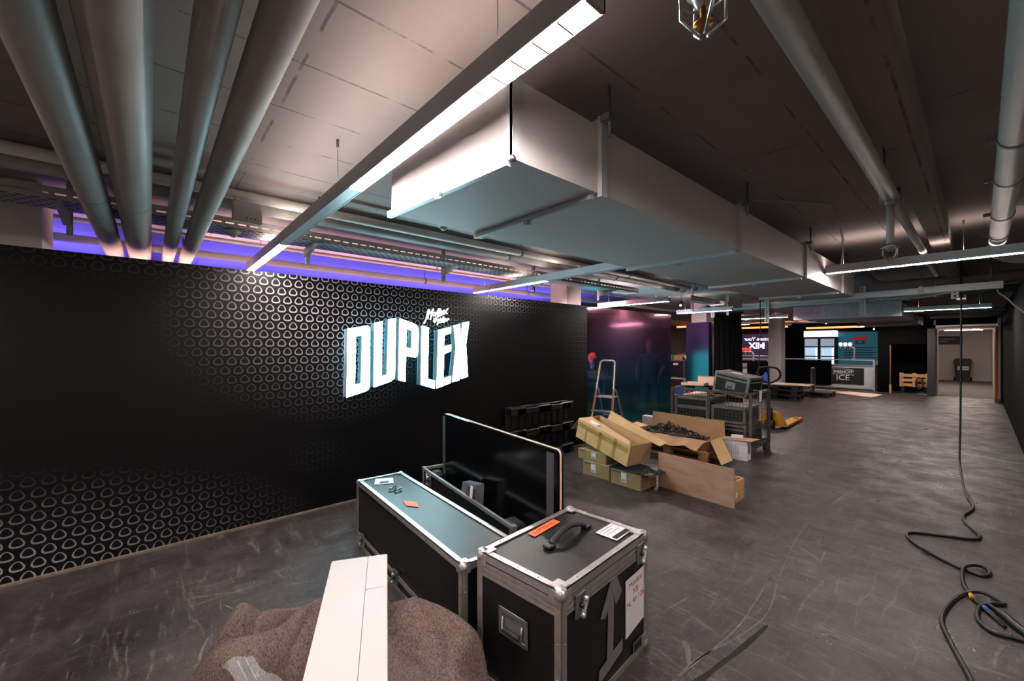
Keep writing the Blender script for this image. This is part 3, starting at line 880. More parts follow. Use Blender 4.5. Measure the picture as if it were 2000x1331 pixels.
def channel_hanger(b, x, y, z0, z1, w=0.045, d=0.03, axis='x'):
    """slotted vertical channel"""
    n = int((z1 - z0) / 0.05)
    def bx(u0, u1, za, zb, v0=-0.001, v1=0.002):
        b.bb(x + u0, x + u1, y + v0, y + v1, za, zb)
    bx(-w / 2, -w / 6, z0, z1); bx(w / 6, w / 2, z0, z1)
    for k in range(n + 1):
        za = z0 + k * 0.05
        bx(-w / 6, w / 6, za, min(za + 0.022, z1))
    b.bb(x - w / 2, x - w / 2 + 0.002, y, y + d, z0, z1).bb(x + w / 2 - 0.002, x + w / 2, y, y + d, z0, z1)


t = thing('cable_tray', 'long perforated cable tray with slotted rails above the printed wall', 'cable tray')
b = M(); slotted_rail(b, (-4.05, -4.4, 2.635), (-4.05, 6.6, 2.635), 0.08, 0.004, 0.085, 0.058); b.build('side_rail', 'pipe_paint', t)
b = M(); slotted_rail(b, (-4.33, -4.4, 2.635), (-4.33, 6.6, 2.635), 0.08, 0.004, 0.085, 0.058); b.build('side_rail', 'pipe_paint', t)
M().bb(-4.33, -4.05, -4.4, 6.6, 2.63, 2.635).build('tray_bottom', 'perforated', t)
for k, yy in enumerate((-0.46, 1.16, 2.73, 4.3, 5.9)):
    M().add([(-4.06, yy - 0.02, 2.627), (-4.06, yy + 0.02, 2.627), (-4.42, yy + 0.02, 2.627), (-4.42, yy - 0.02, 2.627), (-4.06, yy - 0.02, 2.615), (-4.06, yy + 0.02, 2.615), (-4.42, yy + 0.02, 2.545), (-4.42, yy - 0.02, 2.545)],
            [(0, 1, 2, 3), (4, 7, 6, 5), (0, 4, 5, 1), (1, 5, 6, 2), (2, 6, 7, 3), (3, 7, 4, 0)]).build('bracket_arm', 'pipe_paint', t)
    b = M(); channel_hanger(b, -4.42, yy, 2.48, ZC); b.build('slotted_hanger', 'pipe_paint', t)
tx = thing('cable_tray', 'slotted cable tray crossing the hall under the duct end', 'cable tray')
b = M(); slotted_rail(b, (-4.9, 10.6, 2.56), (-0.9, 10.6, 2.56), 0.1, 0.004, axis='x'); b.build('side_rail', 'white_paint', tx)
b = M(); slotted_rail(b, (-4.9, 10.95, 2.56), (-0.9, 10.95, 2.56), 0.1, 0.004, axis='x'); b.build('side_rail', 'white_paint', tx)
M().bb(-4.9, -0.9, 10.6, 10.95, 2.554, 2.56).build('tray_bottom', 'perforated', tx)
M().sheet([(-0.9, 10.6, 2.56), (0.4, 10.6, 2.74), (0.4, 10.6, 2.84), (-0.9, 10.6, 2.66)], 0.004).build('rising_rail', 'white_paint', tx)
M().sheet([(-0.9, 10.6, 2.56), (-0.9, 10.95, 2.56), (0.4, 10.95, 2.74), (0.4, 10.6, 2.74)], 0.005).build('rising_bottom', 'perforated', tx)
for (x, z0) in ((-3.2, 2.2), (-1.52, 2.28), (-4.4, 2.4)):
    b = M(); channel_hanger(b, x, 10.54, z0, ZC, 0.085, 0.045); b.build('slotted_hanger', 'white_paint', tx)
ty = thing('cable_tray', 'slotted cable tray joining the cross tray from the glass side', 'cable tray')
b = M(); slotted_rail(b, (-3.75, 8.0, 2.6), (-3.75, 10.6, 2.6), 0.08, 0.004); b.build('side_rail', 'white_paint', ty)
M().bb(-4.0, -3.75, 8.0, 10.6, 2.595, 2.6).build('tray_bottom', 'perforated', ty)
for yy in (8.3, 10.1):
    b = M(); channel_hanger(b, -3.88, yy, 2.4, ZC); b.build('slotted_hanger', 'white_paint', ty)
tb = thing('wiring_trunk', 'blue-grey metal wiring trunk hung across the aisle', 'trunking', (0, 8.2, 2.4))
M().bb(-1.35, -0.55, -0.05, 0.05, 0, 0.09).build('trunk_section', 'lamp_grey', tb)
M().bb(-0.53, 0.2, -0.05, 0.05, 0.01, 0.1).build('trunk_section', 'lamp_grey', tb)
M().bb(-0.57, -0.51, -0.06, 0.06, -0.005, 0.11).build('coupling', 'galvanised', tb)
for x in (-1.2, -0.54, 0.1): M().tube([(x, 0, 0.09), (x, 0, ZC - 2.4)], 0.006, 6).build('hanger_rod', 'galvanised', tb)
b = M(); channel_hanger(b, -0.22, -0.05, -0.09, 0.0, 0.07, 0.04); b.build('channel_end', 'white_paint', tb)

# detectors and boxes up there
t = thing('junction_box', 'grey square junction box hung on the slim white ceiling pipe', 'box', (-3.46, 0.52, 2.54))
M().box((0.0, 0, 0.07), (0.05, 0.18, 0.14), None, 0.006).build('box_body', 'pipe_paint', t)
M().box((0.0, -0.02, 0.153), (0.045, 0.11, 0.03), None, 0.004).build('box_lid', 'pipe_paint', t)
for k in (-1, 0, 1): M().ball((0.026, k * 0.025 + 0.02, 0.03), 0.005, 6, 4).build('indicator', 'black', t)
for (x, y, z, lb) in ((-4.12, 0.52, 2.6, 'white domed motion sensor under the cable tray'), (-3.3, 2.05, 2.77, 'white round smoke detector on the ceiling between duct and cable tray')):
    t = thing('smoke_detector', lb, 'detector', (x, y, z))
    M().lathe([(0, 0.09 if z > 2.7 else 0.03), (0.052, 0.09 if z > 2.7 else 0.03), (0.056, 0.02), (0.05, 0.005), (0.036, 0.0)], seg=18).build('detector_base', 'white_paint', t)
    M().ball((0, 0, 0.002), 0.034, 14, 8).build('dome', 'white_card', t)

# loose wires overhead
t = thing('loose_cable', 'short black cable end sticking up over the printed wall', 'cable')
M().tube(smooth_path([(-4.46, 3.48, 2.345), (-4.47, 3.5, 2.42), (-4.5, 3.56, 2.48), (-4.58, 3.78, 2.52), (-4.66, 3.95, 2.58)], 5), 0.008, 8).build('cord', 'black', t)
M().tube([(-4.46, 3.48, 2.33), (-4.46, 3.48, 2.37)], 0.012, 8).build('plug', 'paper', t)
t = thing('loose_cable', 'bent white conduit wire running from duct to lamp trunk', 'cable')
M().tube(smooth_path([(-1.2, 3.6, 2.82), (-0.95, 4.05, 2.845), (-0.82, 4.3, 2.84), (-0.8, 4.4, 2.75), (-0.85, 4.9, 2.66), (-0.98, 5.6, 2.57), (-1.02, 5.78, 2.56)], 5), 0.008, 8).build('cord', 'pipe_paint', t)
t = thing('loose_cable', 'straight grey feed conduit rising from the bright lamp end to the ceiling', 'cable')
M().tube([(-0.63, 0.82, 2.55), (-0.5, 0.82, 2.66), (-0.15, 0.8, 2.85)], 0.006, 8).build('cord', 'pipe_dim', t)
M().tube([(-0.16, 0.8, 2.845), (-0.13, 0.8, 2.86)], 0.014, 8).build('ceiling_anchor', 'galvanised', t)
t = thing('loose_cable', 'thin white wire dangling from the end of the wiring trunk', 'cable')
M().tube(smooth_path([(0.15, 8.2, 2.4), (0.17, 8.17, 2.34), (0.22, 8.1, 2.28), (0.3, 8.0, 2.15), (0.37, 7.92, 2.06)], 5), 0.008, 8).build('cord', 'white_card', t)
t = thing('loose_cable', 'thin black cable with a plug hanging before the pallet truck', 'cable')
M().tube(smooth_path([(-2.98, 9.4, 2.85), (-2.97, 9.4, 2.0), (-3.0, 9.4, 1.2), (-2.97, 9.38, 0.75), (-2.98, 9.38, 0.62)], 5), 0.009, 6).build('cord', 'black', t)
M().box((-2.97, 9.38, 0.6), (0.05, 0.05, 0.07), None, 0.01).build('plug', 'black', t)

# ================================================================== THE LIT SIGN
LET = {
'D': [[(1.532, 1.843), (1.739, 1.883), (1.755, 1.877), (1.766, 1.854), (1.764, 1.232), (1.751, 1.2), (1.718, 1.182), (1.521, 1.132)], [(1.616, 1.765), (1.683, 1.78), (1.671, 1.27), (1.605, 1.256)]],
'U': [[(1.817, 1.913), (1.906, 1.938), (1.897, 1.333), (1.959, 1.351), (1.976, 1.962), (2.064, 1.977), (2.051, 1.334), (2.04, 1.3), (2.003, 1.272), (1.809, 1.219)]],
'P': [[(2.109, 1.977), (2.256, 1.935), (2.315, 1.911), (2.339, 1.871), (2.346, 1.804), (2.339, 1.59), (2.324, 1.545), (2.3, 1.532), (2.184, 1.556), (2.177, 1.259), (2.095, 1.282)], [(2.193, 1.862), (2.261, 1.842), (2.256, 1.633), (2.187, 1.652)]],
'L': [[(2.389, 1.904), (2.479, 1.885), (2.464, 1.279), (2.561, 1.251), (2.559, 1.154), (2.374, 1.213)]],
'E': [[(2.61, 1.856), (2.789, 1.904), (2.792, 1.828), (2.693, 1.796), (2.688, 1.657), (2.792, 1.686), (2.789, 1.605), (2.69, 1.568), (2.679, 1.268), (2.783, 1.296), (2.783, 1.211), (2.589, 1.157)]],
'X': [[(2.832, 1.92), (2.916, 1.942), (2.939, 1.749), (2.965, 1.958), (3.063, 1.982), (3.013, 1.691), (3.042, 1.279), (2.939, 1.252), (2.935, 1.594), (2.909, 1.237), (2.81, 1.219), (2.861, 1.652)]]}
sg = thing('illuminated_sign', 'glowing white block-letter sign DUPLEX standing off the printed wall', 'sign')
for ch in 'DUPLEX':
    body = extrude_poly('letter', LET[ch], lambda p: (-4.318, p[0], p[1]), 'sign_side', sg, (-0.085, 0, 0), 'white letter ' + ch)
    extrude_poly('lit_face', LET[ch], lambda p: (-4.310, p[0], p[1]), 'sign_face', body, (-0.008, 0, 0))
    extrude_poly('halo_back', LET[ch], lambda p: (-4.404, p[0], p[1]), 'sign_halo', body, (-0.004, 0, 0))
    cy = sum(p[0] for p in LET[ch][0]) / len(LET[ch][0])
    q = LET[ch][0][0]
    M().tube([(-4.40, q[0] + 0.03, q[1] - 0.06), (-4.44, q[0] + 0.03, q[1] - 0.06)], 0.008, 6).build('stand_off', 'steel', body)
SCR = [[(2.481, 1.937), (2.51, 1.992), (2.523, 2.051), (2.544, 2.113)], [(2.531, 2.002), (2.542, 2.087)], [(2.544, 2.113), (2.56, 2.06), (2.608, 2.124)], [(2.608, 2.124), (2.582, 2.042), (2.568, 1.99)], [(2.608, 2.077), (2.63, 2.078), (2.641, 2.06), (2.625, 2.04), (2.603, 2.043), (2.6, 2.064), (2.608, 2.077)], [(2.638, 2.036), (2.644, 2.086), (2.671, 2.052), (2.679, 2.028)], [(2.679, 2.028), (2.682, 2.131)], [(2.698, 2.039), (2.707, 2.132)], [(2.668, 2.104), (2.718, 2.114)], [(2.701, 2.091), (2.726, 2.05)], [(2.718, 2.111), (2.723, 2.083), (2.74, 2.065)], [(2.734, 2.084), (2.762, 2.092), (2.743, 2.103), (2.737, 2.074), (2.765, 2.078)], [(2.759, 2.119), (2.807, 2.073)], [(2.819, 2.142), (2.759, 2.063)],
       [(2.619, 2.002), (2.665, 2.028)], [(2.644, 2.015), (2.652, 1.984), (2.63, 1.957), (2.614, 1.973), (2.619, 1.987)], [(2.663, 1.987), (2.685, 2.0), (2.665, 1.93)], [(2.685, 1.957), (2.701, 1.993), (2.712, 2.013)], [(2.701, 1.955), (2.72, 1.992)], [(2.72, 1.963), (2.754, 2.034)], [(2.729, 2.002), (2.751, 2.01)], [(2.734, 1.966), (2.759, 1.965), (2.74, 1.988), (2.757, 1.998)], [(2.762, 1.984), (2.776, 2.016), (2.785, 1.98), (2.796, 2.005), (2.804, 1.984), (2.824, 2.018), (2.83, 2.002)]]
ss = thing('script_sign', 'small glowing handwritten script logo above the block letters', 'sign')
stroke_mesh('lit_script', [s for s in SCR], lambda p: (-4.418, p[0], p[1]), 0.0062, 0.022, 'script_lit', ss, (1, 0, 0))


# ================================================================== FLIGHT CASES
TRIM = 'alu'


def edge_bar(p, a, c, d, w, t):
    """L-shaped trim on the box edge; d = (outward x, outward y, outward z) signs, zero along the edge"""
    b = M()
    ax = [i for i in range(3) if d[i] == 0][0]
    o = [i for i in range(3) if d[i] != 0]
    for k in range(2):
        lo = list(a); hi = list(c)
        i, j = o[k], o[1 - k]
        # plate lying on face i, reaching inward along j
        s = d[i]; e = a[i]
        lo[i], hi[i] = sorted((e - s * 0.002, e + s * t))
        s2 = d[j]; e2 = a[j]
        lo[j], hi[j] = sorted((e2 + s2 * t, e2 - s2 * w))
        b.bb(lo[0], hi[0], lo[1], hi[1], lo[2], hi[2])
    return b.build('edge_trim', TRIM, p)


def case_shell(t, hx, hy, h, w=0.03, ball=0.03, z0=0.0, top=True, body='case_black'):
    T = 0.004
    M().bb(-hx + T, hx - T, -hy + T, hy - T, z0 + T, h - T).build('body', body, t) if top else None
    for sx in (-1, 1):
        for sy in (-1, 1):
            edge_bar(t, (sx * hx, sy * hy, z0), (sx * hx, sy * hy, h), (sx, sy, 0), w, T)
    for z, sz in ((z0, -1), (h, 1)):
        if sz == 1 and not top: continue
        for s in (-1, 1):
            edge_bar(t, (-hx, s * hy, z), (hx, s * hy, z), (0, s, sz), w, T)
            edge_bar(t, (s * hx, -hy, z), (s * hx, hy, z), (s, 0, sz), w, T)
    for sx in (-1, 1):
        for sy in (-1, 1):
            for z, sz in ((z0 + ball * 0.72, -1), (h, 1)):
                if sz == 1 and not top: continue
                q = 0.55 if sz > 0 else 0.3
                c = M().ball((sx * (hx - ball * 0.5), sy * (hy - ball * 0.5), z - (sz * ball * 0.5 if sz > 0 else 0)), ball, 12, 8)
                c.box((sx * (hx - ball * 1.1), sy * (hy + 0.004), z - sz * ball * 0.9), (ball * 1.6, 0.006, ball * 1.6))
                c.box((sx * (hx + 0.004), sy * (hy - ball * 1.1), z - sz * ball * 0.9), (0.006, ball * 1.6, ball * 1.6))
                if sz > 0: c.box((sx * (hx - ball * 1.1), sy * (hy - ball * 1.1), h + 0.005), (ball * 1.8, ball * 1.8, 0.005))
                c.build('corner_cap', TRIM, t)


def rivets(t, pts, r=0.0045):
    b = M()
    for p in pts: b.ball(p, r, 6, 4)
    o = b.build('rivets', 'steel', t); o['kind'] = 'stuff'


def frame_of(n):
    """axes (side, up) of an outward face normal"""
    n = Vector(n); up = Vector((0, 0, 1)); sd = up.cross(n)
    return sd, up, n


def latch(t, pos, n, s=1.0):
    sd, up, nn = frame_of(n); R = Matrix((sd, up, nn)).transposed(); p = Vector(pos)
    b = M().box(p + nn * 0.006, (0.075 * s, 0.105 * s, 0.006), R, 0.0025)
    for k in (-1, 1): b.box(p + nn * 0.009 + sd * k * 0.03 * s, (0.008 * s, 0.1 * s, 0.006), R)
    b.box(p + nn * 0.009 + up * 0.046 * s, (0.07 * s, 0.008, 0.006), R).box(p + nn * 0.009 - up * 0.046 * s, (0.07 * s, 0.008, 0.006), R)
    pl = b.build('latch_plate', 'galvanised', t)
    M().tube([p + nn * 0.008, p + nn * 0.028], 0.011 * s, 10).build('spindle', 'black', pl)
    w = M()
    dv = (sd * 0.35 + up * 0.94).normalized()
    w.bar(p + nn * 0.03 - dv * 0.032 * s, p + nn * 0.03 + dv * 0.032 * s, 0.02 * s, 0.006)
    w.ball(p + nn * 0.03 + dv * 0.034 * s, 0.013 * s, 8, 6).ball(p + nn * 0.03 - dv * 0.034 * s, 0.013 * s, 8, 6)
    w.build('latch_wing', 'alu', pl)


def recessed_handle(t, pos, n, w=0.175, h=0.13):
    sd, up, nn = frame_of(n); R = Matrix((sd, up, nn)).transposed(); p = Vector(pos)
    b = M(); f = 0.02
    for k in (-1, 1):
        b.box(p + nn * 0.005 + up * k * (h / 2 - f / 2), (w, f, 0.006), R, 0.002)
        b.box(p + nn * 0.005 + sd * k * (w / 2 - f / 2), (f, h, 0.006), R, 0.002)
    fr = b.build('handle_frame', 'galvanised', t)
    M().box(p + nn * 0.0015, (w - f, h - f, 0.003), R).build('handle_dish', 'alu_dull', fr)
    g = M().tube([p + sd * (-w * 0.33) + up * (h * 0.22) + nn * 0.008, p + sd * (-w * 0.33) - up * (h * 0.22) + nn * 0.014, p + sd * (w * 0.33) - up * (h * 0.22) + nn * 0.014, p + sd * (w * 0.33) + up * (h * 0.22) + nn * 0.008], 0.006, 8)
    g.build('handle_bar', 'steel', fr)
    M().tube([p - sd * w * 0.27 - up * h * 0.22 + nn * 0.014, p + sd * w * 0.27 - up * h * 0.22 + nn * 0.014], 0.012, 10).build('grip', 'rubber', fr)


def lid_band(t, hx, hy, z0, z1, ridges=4):
    for n in ((1, 0), (-1, 0), (0, 1), (0, -1)):
        b = M(); T = 0.005
        for k in range(ridges):
            za = z0 + (z1 - z0) * k / ridges + 0.001; zb = z0 + (z1 - z0) * (k + 1) / ridges - 0.001
            dd = T if k % 2 == 0 else T * 0.55
            if n[0]: b.bb(*sorted((n[0] * (hx - 0.002), n[0] * (hx + dd))), -hy + 0.02, hy - 0.02, za, zb)
            else: b.bb(-hx + 0.02, hx - 0.02, *sorted((n[1] * (hy - 0.002), n[1] * (hy + dd))), za, zb)
        b.build('lid_band', TRIM, t)


def flat_label(t, corners_z, m, name='label_sheet', th=0.0015, up=(0, 0, 1)):
    P = [Vector(c) for c in corners_z]; U = Vector(up) * th
    b = M(); b.add([p for p in P] + [p + U for p in P], [(0, 3, 2, 1), (4, 5, 6, 7), (0, 1, 5, 4), (1, 2, 6, 5), (2, 3, 7, 6), (3, 0, 4, 7)])
    return b.build(name, m, t)


# --- near case (two monitors)
HX, HY, HH = 0.26, 0.39, 0.625
t = thing('flight_case', 'black flight case with strap handle and grey tape arrow on its side', 'flight case', (-1.445, 1.653, 0), 5)
case_shell(t, HX, HY, HH, 0.034, 0.034)
lid_band(t, HX, HY, 0.515, 0.585, 5)
latch(t, (HX + 0.004, -0.265, 0.525), (1, 0, 0)); latch(t, (HX + 0.004, 0.30, 0.545), (1, 0, 0))
recessed_handle(t, (-0.015, -HY, 0.355), (0, -1, 0), 0.185, 0.13)
st = M().tube(smooth_path([(-0.022, -0.10, HH + 0.012), (-0.022, -0.05, HH + 0.035), (-0.022, 0.05, HH + 0.055), (-0.022, 0.15, HH + 0.035), (-0.022, 0.2, HH + 0.012)], 5), 0.012, 10)
for v in range(len(st.v)):
    x, y, z = st.v[v]; st.v[v] = (-0.022 + (x + 0.022) * 1.5, y, z)
sh = st.build('strap_handle', 'rubber', t)
for yy in (-0.115, 0.215): M().box((-0.022, yy, HH + 0.008), (0.05, 0.06, 0.018), None, 0.006).build('strap_end', 'black_plastic', sh)
ol = flat_label(t, [(-0.205, -0.075, HH), (-0.15, -0.08, HH), (-0.165, 0.165, HH), (-0.218, 0.17, HH)], 'orange_tape', 'orange_label')
text_mesh('label_writing', '2x27" Monitor', 0.034, 'red_ink', ol, face_matrix((-0.184, 0.045, HH + 0.0022), (-0.06, 1, 0), (-1, -0.06, 0)), 0.0003)
wl = flat_label(t, [(0.06, 0.19, HH), (0.195, 0.185, HH), (0.19, 0.36, HH), (0.06, 0.36, HH)], 'paper', 'paper_label')
M().bb(0.155, 0.185, 0.2, 0.35, HH + 0.001, HH + 0.0025).build('printed_bar', 'ink', wl)
for k in range(3): M().bb(0.075 + k * 0.022, 0.081 + k * 0.022, 0.21, 0.33 - 0.03 * (k % 2), HH + 0.001, HH + 0.0025).build('printed_line', 'paper_grey', wl)
ar = M()
def on_x(y, z): return (HX + 0.0, y, z)
ar.sheet([on_x(-0.028, 0.13), on_x(0.03, 0.14), on_x(0.04, 0.47), on_x(-0.012, 0.47)], -0.0015)
ar.sheet([on_x(-0.085, 0.37), on_x(-0.045, 0.352), on_x(0.062, 0.475), on_x(0.018, 0.528)], -0.0025)
ar.sheet([on_x(0.055, 0.375), on_x(0.115, 0.42), on_x(0.055, 0.53), on_x(0.005, 0.5)], -0.0035)
ar.sheet([on_x(-0.1, 0.07), on_x(0.12, 0.115), on_x(0.12, 0.175), on_x(-0.1, 0.13)], -0.0025)
ar.build('tape_arrow', 'tape_grey', t, 'upward arrow of grey gaffer tape')
pp = M().sheet([on_x(0.155, 0.15), on_x(0.362, 0.175), on_x(0.37, 0.455), on_x(0.155, 0.445)], -0.002).build('paper_sheet', 'paper', t, 'white paper with red handwriting')
for body, z in (('Monitor', 0.41), ('KB', 0.365), ('N. 91-126', 0.315)):
    text_mesh('handwriting', body, 0.045, 'red_ink', pp, face_matrix((HX + 0.0024, 0.262, z), (0, 1, 0.06), (0, -0.06, 1)), 0.0003)
pt = M().sheet([on_x(0.235, 0.03), on_x(0.345, 0.03), on_x(0.345, 0.085), on_x(0.235, 0.085)], -0.003).build('badge', 'alu_dull', t)
M().sheet([(HX + 0.003, 0.242, 0.036), (HX + 0.003, 0.338, 0.036), (HX + 0.003, 0.338, 0.079), (HX + 0.003, 0.242, 0.079)], -0.001).build('badge_field', 'ink', pt)
rivets(t, [(sx * HX + sx * 0.005, sy * (HY - 0.017), z) for sx in (-1, 1) for sy in (-1, 1) for z in (0.12, 0.25, 0.4)] + [(sx * (HX - 0.017), sy * (HY + 0.005), z) for sx in (-1, 1) for sy in (-1, 1) for z in (0.12, 0.25, 0.4)] +
       [(sx * (HX - 0.017), y, HH + 0.005) for sx in (-1, 1) for y in (-0.25, -0.1, 0.1, 0.25)] + [(x, sy * (HY - 0.017), HH + 0.005) for sy in (-1, 1) for x in (-0.12, 0.0, 0.12)])

# --- long closed case
LX, LY, LH = 0.855, 0.195, 0.53
t = thing('flight_case', 'long black flight case with bright aluminium edges, screws lying on its lid', 'flight case', (-2.59, 1.447, 0), -3.6)
case_shell(t, LX, LY, LH, 0.032, 0.026)
lid_band(t, LX, LY, 0.085, 0.115, 2)
for x in (-0.68, 0.0, 0.6): latch(t, (x, -LY - 0.004, 0.10), (0, -1, 0), 0.9)
wl = flat_label(t, [(-0.80, -0.06, LH), (-0.66, -0.12, LH), (-0.60, 0.02, LH), (-0.74, 0.07, LH)], 'paper', 'paper_label')
for k in range(3): M().box((-0.69 + 0.02 * k, -0.02 - 0.012 * k, LH + 0.0022), (0.016, 0.07, 0.0012), Matrix.Rotation(-0.4, 3, 'Z')).build('printed_mark', 'ink' if k else 'blue_print', wl)
flat_label(t, [(-0.19, -0.075, LH), (-0.08, -0.095, LH), (0.0, -0.035, LH), (-0.10, -0.01, LH)], 'orange_tape', 'orange_label')
rivets(t, [(-0.75 + 0.15 * k, -LY - 0.005, LH - 0.017) for k in range(11)] + [(LX - 0.017, -LY - 0.005, 0.15 + 0.12 * k) for k in range(3)] + [(LX + 0.005, -LY + 0.017, 0.15 + 0.12 * k) for k in range(3)], 0.004)
for k, (x, y, rz) in enumerate(((-3.02, 1.43, 20), (-3.0, 1.46, 80), (-3.05, 1.45, 140), (-3.035, 1.41, 200), (-2.985, 1.44, 260), (-3.01, 1.48, 310), (-3.06, 1.425, 45))):
    s_ = thing('machine_screw', 'loose steel screw in a little pile on the long case', 'screw', (x, y, LH + 0.0135), rz, 'screws on the long case')
    M().tube([(-0.012, 0, 0), (0.012, 0, 0)], 0.0045, 8).build('shank', 'steel', s_)
    M().tube([(0.012, 0, 0), (0.02, 0, 0)], 0.009, 10).build('screw_head', 'steel' if k % 2 else 'black', s_)

# --- open case holding the panel
OX, OY, OH = 0.83, 0.2, 0.42
t = thing('flight_case', 'open lidless black flight case holding a large upright panel', 'flight case', (-2.905, 2.172, 0), -8.1)
b = M().bb(-OX, OX, -OY, -OY + 0.012, 0.004, OH).build('front_board', 'case_black', t)
M().bb(-OX, OX, OY - 0.012, OY, 0.004, OH).build('back_board', 'case_black', t)
M().bb(-OX, -OX + 0.012, -OY + 0.012, OY - 0.012, 0.004, OH).build('end_board', 'case_black', t)
M().bb(-OX, OX, -OY + 0.012, OY - 0.012, 0.004, 0.02).build('base_board', 'case_black', t)
for s in (-1, 1):
    M().bb(-OX, OX, *sorted((s * (OY - 0.016), s * (OY + 0.006))), OH - 0.02, OH + 0.006).build('edge_trim', 'alu', t)
    M().bb(-OX, OX, *sorted((s * OY, s * (OY + 0.004))), 0.004, 0.03).build('edge_trim', 'alu', t)
M().bb(-OX - 0.006, -OX + 0.016, -OY, OY, OH - 0.02, OH + 0.006).build('edge_trim', 'alu', t)
for x in (-OX, OX):
    M().bb(*sorted((x, x - math.copysign(0.03, x))), -OY - 0.005, -OY, 0.01, OH).build('edge_trim', 'alu', t)
M().bb(OX - 0.02, OX + 0.02, -OY - 0.004, -OY + 0.03, OH - 0.05, OH + 0.01).build('corner_cap', 'alu', t)
M().bb(-OX - 0.01, -OX + 0.03, -OY - 0.008, -OY + 0.03, OH - 0.02, OH + 0.01).build('corner_cap', 'alu', t)
latch(t, (-OX + 0.2, -OY - 0.004, OH - 0.075), (0, -1, 0), 1.1)
M().bb(-OX + 0.085, -OX + 0.12, -OY - 0.0025, -OY, OH - 0.1, OH - 0.03).build('paper_label', 'paper', t)
M().box((-OX + 0.13, -0.1, 0.36), (0.14, 0.12, 0.09), None, 0.03).build('foam_block', 'rubber', t)
M().box((-OX + 0.3, -0.12, 0.12), (0.3, 0.1, 0.2), None, 0.02).build('foam_block', 'rubber', t)
M().box((OX - 0.1, -0.11, 0.37), (0.16, 0.1, 0.08), None, 0.015).build('foam_block', 'rubber', t)
# panel standing in it
def rounded_rect(x0, x1, z0, z1, r, n=5):
    out = []
    for cx, cz, a0 in ((x1 - r, z1 - r, 0), (x0 + r, z1 - r, 90), (x0 + r, z0 + r, 180), (x1 - r, z0 + r, 270)):
        for k in range(n + 1):
            a = math.radians(a0 + 90 * k / n); out.append((cx + r * math.cos(a), cz + r * math.sin(a)))
    return out
t = thing('display_panel', 'large glossy black panel with pale edge standing upright in the open case', 'panel', (-2.708, 2.13, 0.022), -8.05)
rr_ = rounded_rect(-0.91, 0.91, 0.0, 0.955, 0.035)
extrude_poly('black_face', [rr_], lambda p: (p[0], -0.02, p[1]), 'black_gloss', t, (0, 0.022, 0))
extrude_poly('pale_core', [rounded_rect(-0.913, 0.913, -0.0, 0.958, 0.037)], lambda p: (p[0], 0.002, p[1]), 'cream_card', t, (0, 0.012, 0))
extrude_poly('black_back', [rr_], lambda p: (p[0], 0.014, p[1]), 'black', t, (0, 0.02, 0))
M().bb(0.80, 0.875, -0.0225, -0.02, 0.0, 0.93).build('grey_strip', 'dark_grey_panel', t)
M().bb(-0.905, -0.85, -0.0225, -0.02, 0.0, 0.93).build('grey_strip', 'dark_grey_panel', t)
# grey device leaning in the case
t = thing('grey_device', 'grey plastic device with white sticker and red dot leaning in the open case', 'device', (-2.80, 2.01, 0.10), -8)
b = M().add([(-0.2, -0.05, 0), (0.1, -0.05, 0), (0.13, -0.02, 0.44), (-0.12, -0.02, 0.40), (-0.2, 0.05, 0), (0.1, 0.05, 0), (0.13, 0.05, 0.44), (-0.12, 0.05, 0.40)], [(0, 1, 2, 3), (7, 6, 5, 4), (0, 4, 5, 1), (1, 5, 6, 2), (2, 6, 7, 3), (3, 7, 4, 0)]).build('device_body', 'grey_plastic', t)
b = M().sheet([(-0.03, -0.046, 0.05), (0.10, -0.046, 0.05), (0.125, -0.028, 0.41), (-0.01, -0.028, 0.40)], -0.012).build('raised_panel', 'dark_grey_panel', t)
M().sheet([(0.072, -0.05, 0.33), (0.11, -0.05, 0.33), (0.118, -0.045, 0.43), (0.078, -0.045, 0.43)], -0.003).build('sticker', 'paper', t)
M().ball((0.098, -0.05, 0.305), 0.011, 10, 6).build('red_dot', 'red_glow', t)

